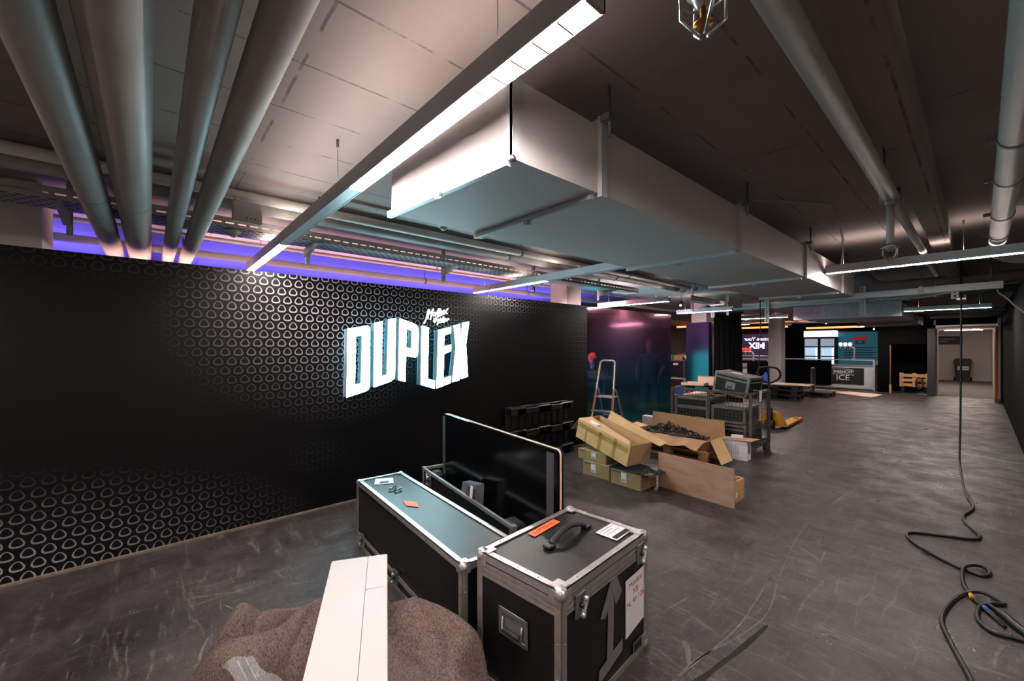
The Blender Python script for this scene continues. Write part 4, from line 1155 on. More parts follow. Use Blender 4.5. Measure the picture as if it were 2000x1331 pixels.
# ================================================================== BLANKET AND WHITE CARTON (front)
def blanket():
    t = thing('felt_blanket', 'crumpled grey-brown felt moving blanket heaped under the white carton', 'blanket')
    N = 150; vs_, fs_ = [], []
    cx, cy = -1.98, 0.68; ang = math.radians(38)
    ca, sa = math.cos(ang), math.sin(ang)
    def ridge(x, k): return (1 - abs(math.sin(x))) ** k
    def height(u, v):
        p = Vector((u * 2.0, v * 1.5, 0.3))
        r = (abs(u) ** 2.8 + abs(v) ** 2.8) ** (1 / 2.8)
        r += 0.10 * mnoise.noise(p * 1.6 + Vector((7, 2, 1)))
        e = max(0.0, min(1.0, (1.02 - r) / 0.34)); e = e * e * (3 - 2 * e)
        base = 0.20 + 0.09 * mnoise.noise(p * 1.3)
        # box-like mass on the far right, softer heap on the left
        m = max(0.0, min(1.0, (u - 0.12) / 0.16)); base += 0.09 * m
        w = 1.6 * mnoise.noise(p * 0.7 + Vector((5, 5, 5)))
        left = max(0.0, min(1.0, (0.3 - u) / 0.3))
        ph = u * 5.2 - v * 3.0 + w
        f = 0.17 * (abs(math.sin(ph)) ** 0.7 - 0.6) * left
        f += 0.035 * (abs(math.sin(ph * 2.6 + v * 4 + w)) ** 0.8 - 0.5) * left
        f += 0.05 * (abs(math.sin(v * 3.1 + u * 1.2 + w)) ** 0.7 - 0.6) * (1 - left) + 0.018 * (abs(math.sin(u * 11 + v * 5 + 2 * w)) - 0.5) * (1 - left)
        f += 0.006 * mnoise.noise(p * 7)
        return max(0.003, e * (base + f))
    for i in range(N + 1):
        for j in range(N + 1):
            u = -1 + 2 * i / N; v = -1 + 2 * j / N
            x = u * 0.84 * (1 + 0.06 * mnoise.noise(Vector((u * 3, v * 3, 9)))); y = v * 0.42 * (1 + 0.14 * mnoise.noise(Vector((u * 3, v * 3, 4))))
            h = height(u, v)
            x += 0.05 * (h - 0.15) * math.sin(v * 9); y += 0.1 * (h - 0.15) * math.sin(u * 8)
            wx = cx + x * ca - y * sa; wy = cy + x * sa + y * ca
            lim = 1.165 - 0.06 * (wx + 1.73)
            if wy > lim: wy = lim - 0.002 * (wy - lim)
            s_ = (wx + 2.43) * 0.911 + (wy - 0.935) * -0.413; o_ = (wx + 2.43) * 0.413 + (wy - 0.935) * 0.911
            if s_ > -0.04 and abs(o_) < 0.19: h = min(h, 0.40 - 0.0232 * s_ - 0.082)
            vs_.append((wx, wy, h))
    for i in range(N):
        for j in range(N):
            u = -1 + 2 * (i + .5) / N; v = -1 + 2 * (j + .5) / N
            rim = 0.98 + 0.05 * mnoise.noise(Vector((u * 4, v * 4, 1)))
            if (abs(u) ** 2.8 + abs(v) ** 2.8) ** (1 / 2.8) > rim: continue
            a = i * (N + 1) + j
            fs_.append((a, a + N + 1, a + N + 2, a + 1))
    b = M(); b.add(vs_, fs_, True)
    o = b.build('felt_cloth', 'felt', t)
    bm = bmesh.new(); bm.from_mesh(o.data)
    bmesh.ops.delete(bm, geom=[v for v in bm.verts if not v.link_faces], context='VERTS')
    bm.to_mesh(o.data); bm.free()
    for p in o.data.polygons: p.use_smooth = True
    md = o.modifiers.new('thick', 'SOLIDIFY'); md.thickness = 0.012; md.offset = 1
    return t
blanket()
t = thing('white_carton', 'long plain white flat carton lying on the felt blanket', 'carton')
P0, P1 = Vector((-2.43, 0.935, 0.40)), Vector((-1.25, 0.40, 0.37))
d_ = (P1 - P0).normalized(); s_ = Vector((-d_.y, d_.x, 0)).normalized(); n_ = d_.cross(s_).normalized()
R_ = Matrix((d_, s_, n_)).transposed()
if n_.z < 0: n_ = -n_
L_ = (P1 - P0).length
mid = (P0 + P1) / 2 - n_ * 0.03
M().box(mid, (L_, 0.31, 0.06), R_, 0.003).build('carton_body', 'white_card', t)
M().box(mid + n_ * 0.0315 + s_ * -0.055, (L_ - 0.004, 0.198, 0.002), R_).build('top_flap', 'white_card', t)
M().box(mid + n_ * 0.0308 + s_ * 0.1, (L_ - 0.004, 0.106, 0.0015), R_).build('side_flap', 'white_card', t)
M().box(mid + n_ * 0.0312 + s_ * 0.0455, (L_ - 0.006, 0.003, 0.0024), R_).build('fold_line', 'ink_soft', t)
M().box(mid + n_ * 0.0325 + s_ * 0.09 - d_ * 0.31, (0.0025, 0.09, 0.0012), R_).build('crease', 'paper_grey', t)
t = thing('plastic_wrap', 'scrap of clear plastic film on the felt blanket', 'plastic film')
vs_, fs_ = [], []
for i in range(13):
    for j in range(7):
        u, v = i / 12, j / 6
        x, y = -2.05 + 0.42 * u * 0.8, 0.22 + 0.3 * u * 0.25 + 0.11 * v
        vs_.append((x, y, 0.335 + 0.02 * math.sin(u * 7 + v * 3) + 0.012 * math.sin(v * 6)))
for i in range(12):
    for j in range(6): fs_.append((i * 7 + j, (i + 1) * 7 + j, (i + 1) * 7 + j + 1, i * 7 + j + 1))
M().add(vs_, fs_, True).build('film', 'clear_film', t)

# ================================================================== CARTONS BY THE PLYWOOD
def small_carton(label, x0, x1, y0, y1, z0, z1, rot=0.0, m='carton_olive', lx=0.5):
    t = thing('carton', label, 'carton', ((x0 + x1) / 2, (y0 + y1) / 2, z0), rot, 'small taped cartons beside the plywood board')
    w, d, h = (x1 - x0) / 2, (y1 - y0) / 2, z1 - z0
    M().bb(-w, w, -d, d, 0, h, 0.004).build('carton_body', m, t)
    M().bb(-w - 0.001, w + 0.001, -0.03, 0.03, 0.02, h + 0.001).build('tape_strip', 'tape', t)
    lb = M().bb(lx * w - 0.035, lx * w + 0.035, -d - 0.002, -d, h * 0.28, h * 0.86).build('paper_label', 'paper', t)
    for k in range(6): M().bb(lx * w - 0.028 + k * 0.009, lx * w - 0.024 + k * 0.009, -d - 0.003, -d - 0.001, h * 0.32, h * 0.46).build('barcode_line', 'ink', lb)
    M().bb(-w + 0.02, -w + 0.14, -d - 0.0012, -d, h * 0.78, h * 0.9).build('printed_word', 'ink_soft', t)
    fr = M()
    for a in (0.0, 0.16):
        fr.bb(w, w + 0.0012, -d + 0.03 + a, -d + 0.034 + a, h * 0.2, h * 0.85).bb(w, w + 0.0012, -d + 0.13 + a, -d + 0.134 + a, h * 0.2, h * 0.85)
        fr.bb(w, w + 0.0012, -d + 0.03 + a, -d + 0.134 + a, h * 0.2, h * 0.22).bb(w, w + 0.0012, -d + 0.03 + a, -d + 0.134 + a, h * 0.83, h * 0.85)
    fr.build('printed_frame', 'ink_soft', t)
    return t
small_carton('small taped carton on the floor under another carton', -3.42, -3.01, 4.245, 4.575, 0, 0.183, 0, lx=-0.2)
small_carton('small taped carton on the floor under the dark film, beside the plywood', -2.965, -2.55, 4.21, 4.54, 0, 0.188, -1.5, lx=-0.1)
small_carton('small taped carton stacked on another, under the long carton', -3.53, -3.09, 4.275, 4.6, 0.185, 0.315, 1, lx=0.15)

# dark film sheet on the right carton
t = thing('film_sheet', 'crumpled dark plastic film between the long carton and the small one', 'plastic film', (-2.72, 4.4, 0.19))
N = 18; vs_, fs_ = [], []
for i in range(N + 1):
    for j in range(N + 1):
        u = -1 + 2 * i / N; v = -1 + 2 * j / N
        x = u * 0.28; y = v * 0.21
        h = 0.012 + 0.012 * abs(mnoise.noise(Vector((u * 3, v * 3, 2))))
        e = max(abs(u) - 0.72, abs(v) - 0.85, 0)
        h -= e * 0.1 * (1 if x > -0.1 else 0)
        h += max(0, u - 0.55) * 0.09 * (0.5 + mnoise.noise(Vector((u * 5, v * 5, 7))))
        vs_.append((x + 0.02, y, max(h, 0.004) if abs(u) < 0.75 else h))
for i in range(N):
    for j in range(N):
        a = i * (N + 1) + j; fs_.append((a, a + N + 1, a + N + 2, a + 1))
M().add(vs_, fs_, True).build('film', 'dark_film', t)

# long open carton tilted across the stack
t = thing('long_carton', 'long open cardboard carton with brown tape tilted across the small cartons', 'carton')
A = Vector((-2.76, 4.235, 0.235)); E_ = Vector((-3.61, 4.33, 0.445)); w_ = Vector((0.05, 0.40, 0.0))
ex = (E_ - A).normalized(); ey = w_.normalized(); ez = ex.cross(ey).normalized()
if ez.z < 0: ez = -ez
LL, WW, HH2 = (E_ - A).length, w_.length, 0.26
def q(x, y, z): return tuple(A + ex * x + ey * y + ez * z)
def board(name, c, m='carton', th=0.005, par=None):
    return M().sheet([q(*k) for k in c], th).build(name, m, par or t)
fw = board('front_wall', [(0, 0, 0), (LL, 0, 0), (LL, 0, HH2), (0, 0, HH2)], 'carton_pale')
board('back_wall', [(0, WW, 0), (LL, WW, 0), (LL, WW, HH2), (0, WW, HH2)], 'carton_pale')
ew = board('end_wall', [(0, 0, 0), (0, WW, 0), (0, WW, HH2), (0, 0, HH2)], 'carton')
board('end_wall', [(LL, 0, 0), (LL, WW, 0), (LL, WW, HH2), (LL, 0, HH2)], 'carton')
board('bottom', [(0, 0, 0.003), (LL, 0, 0.003), (LL, WW, 0.003), (0, WW, 0.003)], 'carton')
tf = board('front_flap', [(0.02, 0, HH2), (LL, 0, HH2), (LL - 0.03, 0.2, HH2 + 0.01), (0.12, 0.14, HH2 - 0.012)], 'carton_pale')
board('back_flap', [(-0.12, WW - 0.02, HH2), (LL * 0.85, WW, HH2), (LL * 0.9, WW + 0.1, HH2 + 0.09), (-0.1, WW + 0.15, HH2 + 0.01)], 'carton_pale')
board('end_flap', [(LL, 0.0, HH2), (LL, WW * 0.6, HH2), (LL + 0.10, WW * 0.6, HH2 - 0.2), (LL + 0.11, 0.0, HH2 - 0.2)], 'carton')
board('paper_label', [(LL - 0.12, 0.05, HH2 + 0.004), (LL - 0.28, 0.05, HH2 + 0.002), (LL - 0.28, 0.12, HH2 + 0.006), (LL - 0.12, 0.12, HH2 + 0.012)], 'paper', 0.003, tf)
board('blue_sticker', [(LL - 0.28, 0.04, HH2 + 0.003), (LL - 0.38, 0.04, HH2 + 0.001), (LL - 0.38, 0.11, HH2 + 0.004), (LL - 0.28, 0.11, HH2 + 0.006)], 'blue_print', 0.003, tf)
for xa, xb, za, zb in ((0.2, 0.25, 0.0, HH2), (0.44, 0.49, 0.0, HH2 * 0.9), (0.69, 0.72, 0.0, HH2 * 0.75), (0.02, LL - 0.02, HH2 * 0.62, HH2 * 0.86)):
    board('tape_strip', [(xa, -0.006, za), (xb, -0.006, za), (xb, -0.006, zb), (xa, -0.006, zb)], 'tape', 0.001, fw)
# plywood and the crate behind
t = thing('plywood_board', 'wide plywood board standing on edge on the floor', 'board')
M().sheet([(-2.52, 4.53, 0.0), (-1.652, 4.468, 0.0), (-1.652, 4.468, 0.405), (-2.52, 4.53, 0.405)], 0.015).build('board_sheet', 'plywood', t)
t = thing('wooden_crate', 'narrow open wooden box behind the plywood board', 'crate', (0, 0, 0))
for nm, a in (('side_board', (-2.5, -1.72, 4.63, 4.645)), ('side_board', (-2.5, -1.72, 4.875, 4.89)), ('end_board', (-1.72, -1.705, 4.63, 4.89)), ('end_board', (-2.515, -2.5, 4.63, 4.89))):
    M().bb(*a, 0, 0.22).build(nm, 'wood_pale', t)
M().bb(-2.5, -1.72, 4.645, 4.875, 0, 0.012).build('base_board', 'wood_pale', t)
M().bb(-1.705, -1.703, 4.65, 4.7, 0.05, 0.1).build('paper_label', 'paper', t)

# ------------------------------------------------------------------ pallet with open carton and cables
def euro_pallet(label, loc, rot, m='wood_pale', name='wooden_pallet', hl=0.6, hw=0.4):
    t = thing(name, label, 'pallet', loc, rot)
    for k in range(5):
        y = -hw + 0.06 + k * (2 * hw - 0.12) / 4
        M().bb(-hl, hl, y - 0.055, y + 0.055, 0.122, 0.144, 0.003).build('deck_board', m, t)
    for x in (-hl + 0.06, 0, hl - 0.06): M().bb(x - 0.06, x + 0.06, -hw, hw, 0.1, 0.122).build('cross_board', m, t)
    for x in (-hl + 0.06, 0, hl - 0.06):
        for y in (-hw + 0.05, 0, hw - 0.05): M().bb(x - 0.06, x + 0.06, y - 0.05, y + 0.05, 0.022, 0.1, 0.003).build('block', m, t)
    for y in (-hw + 0.05, 0, hw - 0.05): M().bb(-hl, hl, y - 0.05, y + 0.05, 0, 0.022).build('bottom_board', m, t)
    return t
euro_pallet('pale wooden pallet under the open carton of cables', (-3.16, 6.33, 0), 0)
t = thing('open_carton', 'wide open cardboard carton holding a tangle of black cables', 'carton')
def sh(name, c, m='carton', th=0.005): return M().sheet(c, th).build(name, m, t)
X0, X1, Y0, Y1, ZA, ZB_ = -3.80, -2.58, 6.02, 6.62, 0.146, 0.30
sh('base', [(X0, Y0, ZA + 0.005), (X1, Y0, ZA + 0.005), (X1, Y1, ZA + 0.005), (X0, Y1, ZA + 0.005)])
sh('front_wall', [(X0, Y0, ZA), (X1, Y0, ZA), (X1, Y0, ZB_), (X0, Y0, ZB_)])
sh('back_wall', [(X0, Y1, ZA), (X1, Y1, ZA), (X1, Y1, ZB_), (X0, Y1, ZB_)])
sh('end_wall', [(X1, Y0, ZA), (X1, Y1, ZA), (X1, Y1, ZB_), (X1, Y0, ZB_)])
sh('end_wall', [(X0, Y0, ZA), (X0, Y1, ZA), (X0, Y1, ZB_), (X0, Y0, ZB_)])
sh('back_flap', [(X0, Y1, ZB_), (X1, Y1, ZB_), (X1 - 0.02, Y1 + 0.03, 0.51), (X0, Y1 + 0.03, 0.53)], 'carton')
b = M(); n = 14; vs_, fs_ = [], []
for i in range(n + 1):
    u = i / n; x = X0 + (X1 - X0) * u
    wob = 0.02 * math.sin(u * 17) + 0.012 * math.sin(u * 31)
    vs_ += [(x, Y0, ZB_), (x, Y0 - 0.15, ZB_ + 0.01 + wob * 0.6), (x - 0.02, Y0 - 0.33, ZB_ - 0.07 + wob)]
for i in range(n):
    for k in range(2): fs_.append((i * 3 + k, (i + 1) * 3 + k, (i + 1) * 3 + k + 1, i * 3 + k + 1))
b.add(vs_, fs_); o = b.build('front_flap', 'carton', t); md = o.modifiers.new('thick', 'SOLIDIFY'); md.thickness = 0.005
sh('end_flap', [(X1 + 0.02, 6.05, ZB_), (X1 + 0.02, 6.42, ZB_), (-2.31, 6.19, 0.045), (-2.32, 5.83, 0.045)], 'carton_pale')
sh('end_flap', [(X0, 6.08, ZB_), (X0, 6.5, ZB_), (X0 - 0.18, 6.45, ZB_ + 0.04), (X0 - 0.18, 6.05, ZB_ + 0.03)], 'carton_pale')
# cables
rc = random.Random(4); b = M()
for k in range(34):
    p = [Vector((rc.uniform(-3.68, -2.75), rc.uniform(6.02, 6.45), ZA + 0.09 + rc.uniform(0, 0.05)))]
    a = rc.uniform(0, 6.28); turn = rc.uniform(-0.9, 0.9)
    for j in range(9):
        a += turn + rc.uniform(-0.5, 0.5)
        nx = p[-1] + Vector((math.cos(a) * 0.09, math.sin(a) * 0.065, 0))
        nx.x = max(-3.7, min(-2.7, nx.x)); nx.y = max(5.9, min(6.5, nx.y))
        hump = 0.17 * math.exp(-((nx.x + 3.28) / 0.28) ** 2 - ((nx.y - 6.25) / 0.22) ** 2)
        nx.z = ZA + 0.10 + rc.uniform(0.0, 1.0) * (0.06 + hump)
        if nx.y < 6.06: nx.z = max(nx.z, ZB_ + 0.03)
        p.append(nx)
    b.tube(smooth_path(p, 4), rc.choice((0.006, 0.007, 0.01)), 6)
o = b.build('cable_tangle', 'black'); tag(o, 'tangle of black power cables spilling in the open carton', 'cables'); o['kind'] = 'stuff'
b = M()
# white boxes around it
for (x, y, z, sx, sy, sz, rz, lb, m) in ((-3.95, 6.80, 0, 0.22, 0.15, 0.41, 8, 'small white box standing between the cable carton and the glass panels', 'white_card'),):
    t = thing('white_box', lb, 'box', (x, y, z), rz); M().bb(-sx / 2, sx / 2, -sy / 2, sy / 2, 0, sz, 0.003).build('box_body', m, t)
    M().bb(-sx / 2, sx / 2, -0.001, 0.001, sz, sz + 0.0015).build('lid_seam', 'paper_grey', t)
t = thing('printed_box', 'white printed box with open brown flap between carton and wire cage', 'box', (-2.36, 6.55, 0), 4)
M().bb(-0.2, 0.14, -0.09, 0.1, 0.0, 0.28, 0.003).build('box_body', 'paper', t)
M().sheet([(-0.22, -0.12, 0.285), (0.2, -0.12, 0.3), (0.26, 0.11, 0.31), (-0.22, 0.11, 0.29)], 0.004).build('open_flap', 'carton', t)
M().box((-0.02, 0.0, 0.325), (0.16, 0.08, 0.04), Matrix.Rotation(0.3, 3, 'Z')).build('inner_tray', 'paper', t)
for k in range(7): M().bb(-0.17 + k * 0.03, -0.155 + k * 0.03, -0.0915, -0.09, 0.08, 0.2 + 0.02 * (k % 2)).build('printed_line', 'paper_grey', t)
M().bb(0.14, 0.1415, -0.05, 0.04, 0.1, 0.2).build('printed_icon', 'ink_soft', t)

# ================================================================== WIRE CAGE WITH CASES
t = thing('wire_cage', 'steel mesh box pallet on feet filled with flight cases', 'cage', (-2.885, 7.16, 0))
CX_, CY_, CZ = 0.62, 0.405, 0.965
for sx in (-1, 1):
    for sy in (-1, 1):
        b = M().bb(sx * CX_ - 0.022, sx * CX_ + 0.022, sy * CY_ - 0.006, sy * CY_ + 0.006, 0.1, CZ)
        b.bb(*sorted((sx * CX_ - sx * 0.022, sx * CX_ - sx * 0.010)), *sorted((sy * CY_, sy * CY_ - sy * 0.05)), 0.1, CZ)
        b.build('corner_post', 'cage_steel', t)
        M().box((sx * (CX_ - 0.03), sy * (CY_ - 0.03), 0.05), (0.09, 0.09, 0.1), None, 0.008).build('foot', 'cage_steel', t)
for sy in (-1, 1):
    M().bb(-CX_, CX_, sy * CY_ - 0.016, sy * CY_ + 0.016, CZ - 0.035, CZ).build('top_rail', 'cage_steel', t)
    M().bb(-CX_, CX_, sy * CY_ - 0.012, sy * CY_ + 0.012, 0.1, 0.16).build('base_rail', 'cage_steel', t)
for sx in (-1, 1):
    M().bb(sx * CX_ - 0.016, sx * CX_ + 0.016, -CY_, CY_, CZ - 0.035, CZ).build('top_rail', 'cage_steel', t)
    M().bb(sx * CX_ - 0.012, sx * CX_ + 0.012, -CY_, CY_, 0.1, 0.16).build('base_rail', 'cage_steel', t)
M().bb(-0.022, 0.022, -CY_ - 0.008, -CY_ + 0.008, 0.16, CZ - 0.035).build('middle_post', 'cage_steel', t)
M().bb(-CX_, CX_, -CY_, CY_, 0.1, 0.115).build('floor_plate', 'black', t)
for (lab, horiz) in (('front', 0), ('back', 0), ('left', 1), ('right', 1)):
    b = M(); s = {'front': -1, 'back': 1, 'left': -1, 'right': 1}[lab]
    L = CX_ if not horiz else CY_
    n = int(2 * L / 0.05)
    for k in range(1, n):
        a = -L + 2 * L * k / n
        if not horiz: b.bar((a, s * CY_, 0.16), (a, s * CY_, CZ - 0.03), 0.0032, 0.0032)
        else: b.bar((s * CX_, a, 0.16), (s * CX_, a, CZ - 0.03), 0.0032, 0.0032)
    for k in range(1, 16):
        z = 0.16 + 0.77 * k / 16
        if not horiz: b.bar((-CX_, s * (CY_ + 0.004), z), (CX_, s * (CY_ + 0.004), z), 0.0032, 0.0032)
        else: b.bar((s * (CX_ + 0.004), -CY_, z), (s * (CX_ + 0.004), CY_, z), 0.0032, 0.0032)
    o = b.build('wire_mesh', 'cage_steel', t); o['kind'] = 'stuff'


def simple_case(label, loc, rotz, hx, hy, h, handles=(), lid=True, tilt=None, group=None):
    t = thing('flight_case', label, 'flight case', loc, rotz, group)
    if tilt: t.rotation_euler = [math.radians(a) for a in (tilt[0], tilt[1], rotz)]
    case_shell(t, hx, hy, h, 0.034, 0.022)
    if lid: lid_band(t, hx, hy, h * 0.72, h * 0.8, 2)
    for (p, n) in handles: recessed_handle(t, p, n, 0.15, 0.11)
    return t


TRIM = 'alu_dull'
simple_case('big dark flight case with two recessed handles inside the wire cage', (-3.19, 7.16, 0.118), 0, 0.28, 0.36, 0.70, (((-0.14, -0.36, 0.33), (0, -1, 0)), ((0.14, -0.36, 0.33), (0, -1, 0))), True)
simple_case('lower flight case inside the wire cage, under the upper one', (-2.60, 7.13, 0.118), 0, 0.26, 0.33, 0.33, (), True)
c2 = simple_case('upper flight case inside the wire cage, stacked on the lower one', (-2.62, 7.13, 0.466), 2, 0.25, 0.32, 0.25, (), False)
c3 = simple_case('flight case with grey top edges lying tilted on the rim of the wire cage', (-2.60, 7.10, 0.90), -6, 0.27, 0.22, 0.33, (((0.0, -0.22, 0.15), (0, -1, 0)),), True, (0, 10, 0))
M().bb(-0.12, 0.05, -0.06, 0.08, 0.33, 0.332).build('paper_label', 'paper', c3)
t = thing('paper_stack', 'pale papers and packets lying on the big case inside the wire cage', 'papers', (-3.18, 7.12, 0.83), 3)
for k in range(4): M().box((-0.03 + 0.02 * k, 0.03 * (k % 2), 0.006 + 0.012 * k), (0.38 - 0.05 * k, 0.4, 0.011), Matrix.Rotation(0.12 * k, 3, 'Z')).build('sheet', 'paper' if k % 2 else 'cream_card', t)
for (x, y) in ((-0.12, -0.17), (0.1, -0.19), (0.15, -0.16)): M().box((x, y, 0.056), (0.05, 0.025, 0.012)).build('yellow_tag', 'yellow_paint', t)
t = thing('cream_box', 'flat cream box lid leaning on the back rim of the wire cage', 'box', (-3.13, 7.5, 0.968), -4)
M().bb(-0.26, 0.16, -0.02, 0.02, 0, 0.16, 0.003).build('box_body', 'cream_card', t)
M().bb(-0.26, 0.16, -0.022, 0.022, 0.15, 0.164).build('lid_edge', 'carton_pale', t)
M().ball((0.12, -0.02, 0.12), 0.008, 8, 5).build('hole_mark', 'ink', t)
t = thing('cardboard_tray', 'shallow cream cardboard tray on the rim of the wire cage', 'tray', (-3.4, 7.42, 0.968), 6)
for a in ((-0.2, 0.2, -0.16, -0.152), (-0.2, 0.2, 0.152, 0.16), (-0.2, -0.192, -0.16, 0.16), (0.192, 0.2, -0.16, 0.16)): M().bb(*a, 0, 0.05).build('tray_side', 'cream_card', t)
M().bb(-0.2, 0.2, -0.16, 0.16, 0, 0.006).build('tray_base', 'carton', t)
t = thing('hanging_paper', 'white paper sheet hanging over the rim of the wire cage', 'paper', (-2.262, 7.08, 0.97), 0)
M().add([(-0.06, -0.06, 0.004), (-0.06, 0.07, 0.004), (0.028, 0.07, 0.006), (0.028, -0.06, 0.006), (0.024, -0.045, -0.16), (0.024, 0.06, -0.15)], [(0, 1, 2, 3), (3, 2, 5, 4)]).build('sheet', 'paper', t)

# ================================================================== BLACK PLASTIC PALLET STANDING ON EDGE
t = thing('plastic_pallet', 'black plastic pallet standing on edge against the printed wall', 'pallet', (-4.34, 4.4, 0))
PL = 0.66
b = M().bb(-0.08, -0.05, -PL, PL, 0.02, 0.80, 0.008)
for k in range(9): b.bb(-0.05, -0.035, -PL + 0.1 + k * 0.14, -PL + 0.115 + k * 0.14, 0.05, 0.77)
b.build('deck', 'black_plastic', t)
for zc, hh in ((0.745, 0.11), (0.42, 0.13), (0.07, 0.14)):
    x1 = 0.09
    # open-topped runner made of ribs
    b = M().bb(-0.05, x1, -PL, -PL + 0.28, zc - hh / 2, zc + hh / 2, 0.012)
    b.bb(-0.05, x1, -0.14, 0.14, zc - hh / 2, zc + hh / 2 , 0.012).bb(-0.05, x1, PL - 0.28, PL, zc - hh / 2, zc + hh / 2, 0.012)
    b.bb(x1 - 0.025, x1, -PL + 0.1, PL - 0.1, zc - hh / 2, zc + hh / 2 - 0.015, 0.006).bb(-0.05, -0.03, -PL + 0.1, PL - 0.1, zc - hh / 2, zc + hh / 2 - 0.01)
    b.bb(-0.05, x1, -PL + 0.1, PL - 0.1, zc - hh / 2, zc - hh / 2 + 0.02)
    rn = b.build('runner', 'black_plastic', t)
    for y0 in (-PL + 0.28, 0.14):
        for k in range(8):
            yy = y0 + 0.02 + k * 0.03
            M().bb(-0.03, x1 - 0.03, yy, yy + 0.006, zc - hh / 2 + 0.02, zc + hh / 2 - 0.03).build('rib', 'black_plastic', rn)

# ================================================================== STEP LADDER
def ladder():
    t = thing('step_ladder', 'aluminium step ladder with red side tape before the glass panels', 'ladder', (-4.06, 5.66, 0), 12)
    # local: x right, y back (away from the camera side), z up
    zt = 1.43
    def fx(z, s): return s * (0.125 + 0.075 * (1 - z / zt))
    def fy(z): return -0.33 + 0.36 * z / zt
    pth = [(fx(0, -1), fy(0), 0.012), (fx(0.8, -1), fy(0.8), 0.8), (fx(1.36, -1), fy(1.36), 1.36), (fx(1.36, -1) + 0.015, fy(1.41), 1.41), (fx(1.36, -1) + 0.05, fy(zt), zt),
           (fx(1.36, 1) - 0.05, fy(zt), zt), (fx(1.36, 1) - 0.015, fy(1.41), 1.41), (fx(1.36, 1), fy(1.36), 1.36), (fx(0.8, 1), fy(0.8), 0.8), (fx(0, 1), fy(0), 0.012)]
    M().tube(smooth_path(pth, 3), 0.017, 10).build('front_frame', 'alu', t)
    for s in (-1, 1):
        M().tube([(fx(1.0, s) * 0.96, fy(1.0) + 0.02, 1.0), (fx(0.9, s) * 1.0, 0.02, 0.92), (fx(0, s) * 1.02, 0.46, 0.012)], 0.013, 8).build('rear_leg', 'alu', t)
        M().bar((fx(0.62, s), fy(0.62) - 0.018, 0.62), (fx(0.98, s), fy(0.98) - 0.018, 0.98), 0.022, 0.004).build('red_tape', 'red_paint', t)
        for yy in ((fx(0, s), fy(0)), (fx(0, s) * 1.02, 0.46)): M().box((yy[0], yy[1], 0.012), (0.045, 0.045, 0.024), None, 0.006).build('foot', 'rubber', t)
    M().bb(-0.16, 0.16, fy(0.83) - 0.02, fy(0.83) + 0.22, 0.83, 0.85, 0.004).build('platform', 'alu', t)
    for z in (0.2, 0.41, 0.62):
        M().bb(fx(z, -1), fx(z, 1), fy(z) - 0.04, fy(z) + 0.05, z - 0.012, z + 0.012, 0.004).build('step', 'alu', t)
        for s in (-1, 1): M().box((fx(z, s), fy(z) - 0.03, z + 0.006), (0.03, 0.05, 0.03), None, 0.006).build('step_cap', 'yellow_paint', t)
    M().bar((fx(0.5, -1) * 1.0, 0.24, 0.5), (fx(0.5, 1) * 1.0, 0.24, 0.5), 0.02, 0.02).build('rear_brace', 'alu', t)
    M().box((fx(1.28, -1), fy(1.28) - 0.018, 1.28), (0.03, 0.006, 0.03)).build('yellow_sticker', 'yellow_paint', t)
ladder()

# ================================================================== PALLET TRUCK
t = thing('pallet_truck', 'yellow hand pallet truck with black loop handle behind the wire cage', 'pallet truck', (-2.83, 9.55, 0), 3)
for s in (-1, 1):
    f = M().add([(s * 0.19 - 0.08, 0.12, 0.075), (s * 0.19 + 0.08, 0.12, 0.075), (s * 0.19 + 0.08, 1.45, 0.07), (s * 0.19 + 0.05, 1.6, 0.06), (s * 0.19 - 0.05, 1.6, 0.06), (s * 0.19 - 0.08, 1.45, 0.07),
                 (s * 0.19 - 0.08, 0.12, 0.03), (s * 0.19 + 0.08, 0.12, 0.03), (s * 0.19 + 0.08, 1.45, 0.03), (s * 0.19 + 0.05, 1.6, 0.04), (s * 0.19 - 0.05, 1.6, 0.04), (s * 0.19 - 0.08, 1.45, 0.03)],
                [(0, 1, 2, 3, 4, 5), (11, 10, 9, 8, 7, 6)] + [(i, (i + 1) % 6, 6 + (i + 1) % 6, 6 + i) for i in range(6)]).build('fork', 'yellow_paint', t)
    M().bb(s * 0.19 - 0.045, s * 0.19 + 0.045, 1.2, 1.36, 0.0715, 0.0745).build('wheel_slot', 'ink', f)
    M().tube([(s * 0.19 - 0.03, 1.3, 0.032), (s * 0.19 + 0.03, 1.3, 0.032)], 0.031, 12).build('load_wheel', 'rubber', t)
M().add([(-0.27, 0.0, 0.05), (0.27, 0.0, 0.05), (0.27, 0.17, 0.05), (-0.27, 0.17, 0.05), (-0.12, 0.02, 0.33), (0.12, 0.02, 0.33), (0.15, 0.08, 0.33), (-0.15, 0.08, 0.33)], [(3, 2, 1, 0), (4, 5, 6, 7), (0, 1, 5, 4), (1, 2, 6, 5), (2, 3, 7, 6), (3, 0, 4, 7)]).build('head_plate', 'yellow_paint', t)
M().tube([(0, -0.03, 0.09), (0, -0.03, 0.42)], 0.05, 12).build('pump_cylinder', 'black', t)
for s in (-1, 1): M().tube([(s * 0.03, -0.06, 0.085), (s * 0.085, -0.06, 0.085)], 0.085, 18).build('steer_wheel', 'rubber', t)
M().tube([(0, -0.06, 0.4), (0, -0.12, 0.95)], 0.02, 10).build('handle_shaft', 'black', t)
M().tube(smooth_path([(0, -0.12, 0.93), (-0.17, -0.13, 1.02), (-0.2, -0.14, 1.14), (-0.12, -0.15, 1.24), (0.12, -0.15, 1.24), (0.2, -0.14, 1.14), (0.17, -0.13, 1.02)], 5, True), 0.02, 10, True).build('loop_handle', 'rubber', t)
M().tube([(0, -0.12, 0.95), (0, -0.15, 1.24)], 0.016, 8).build('control_lever', 'rubber', t)

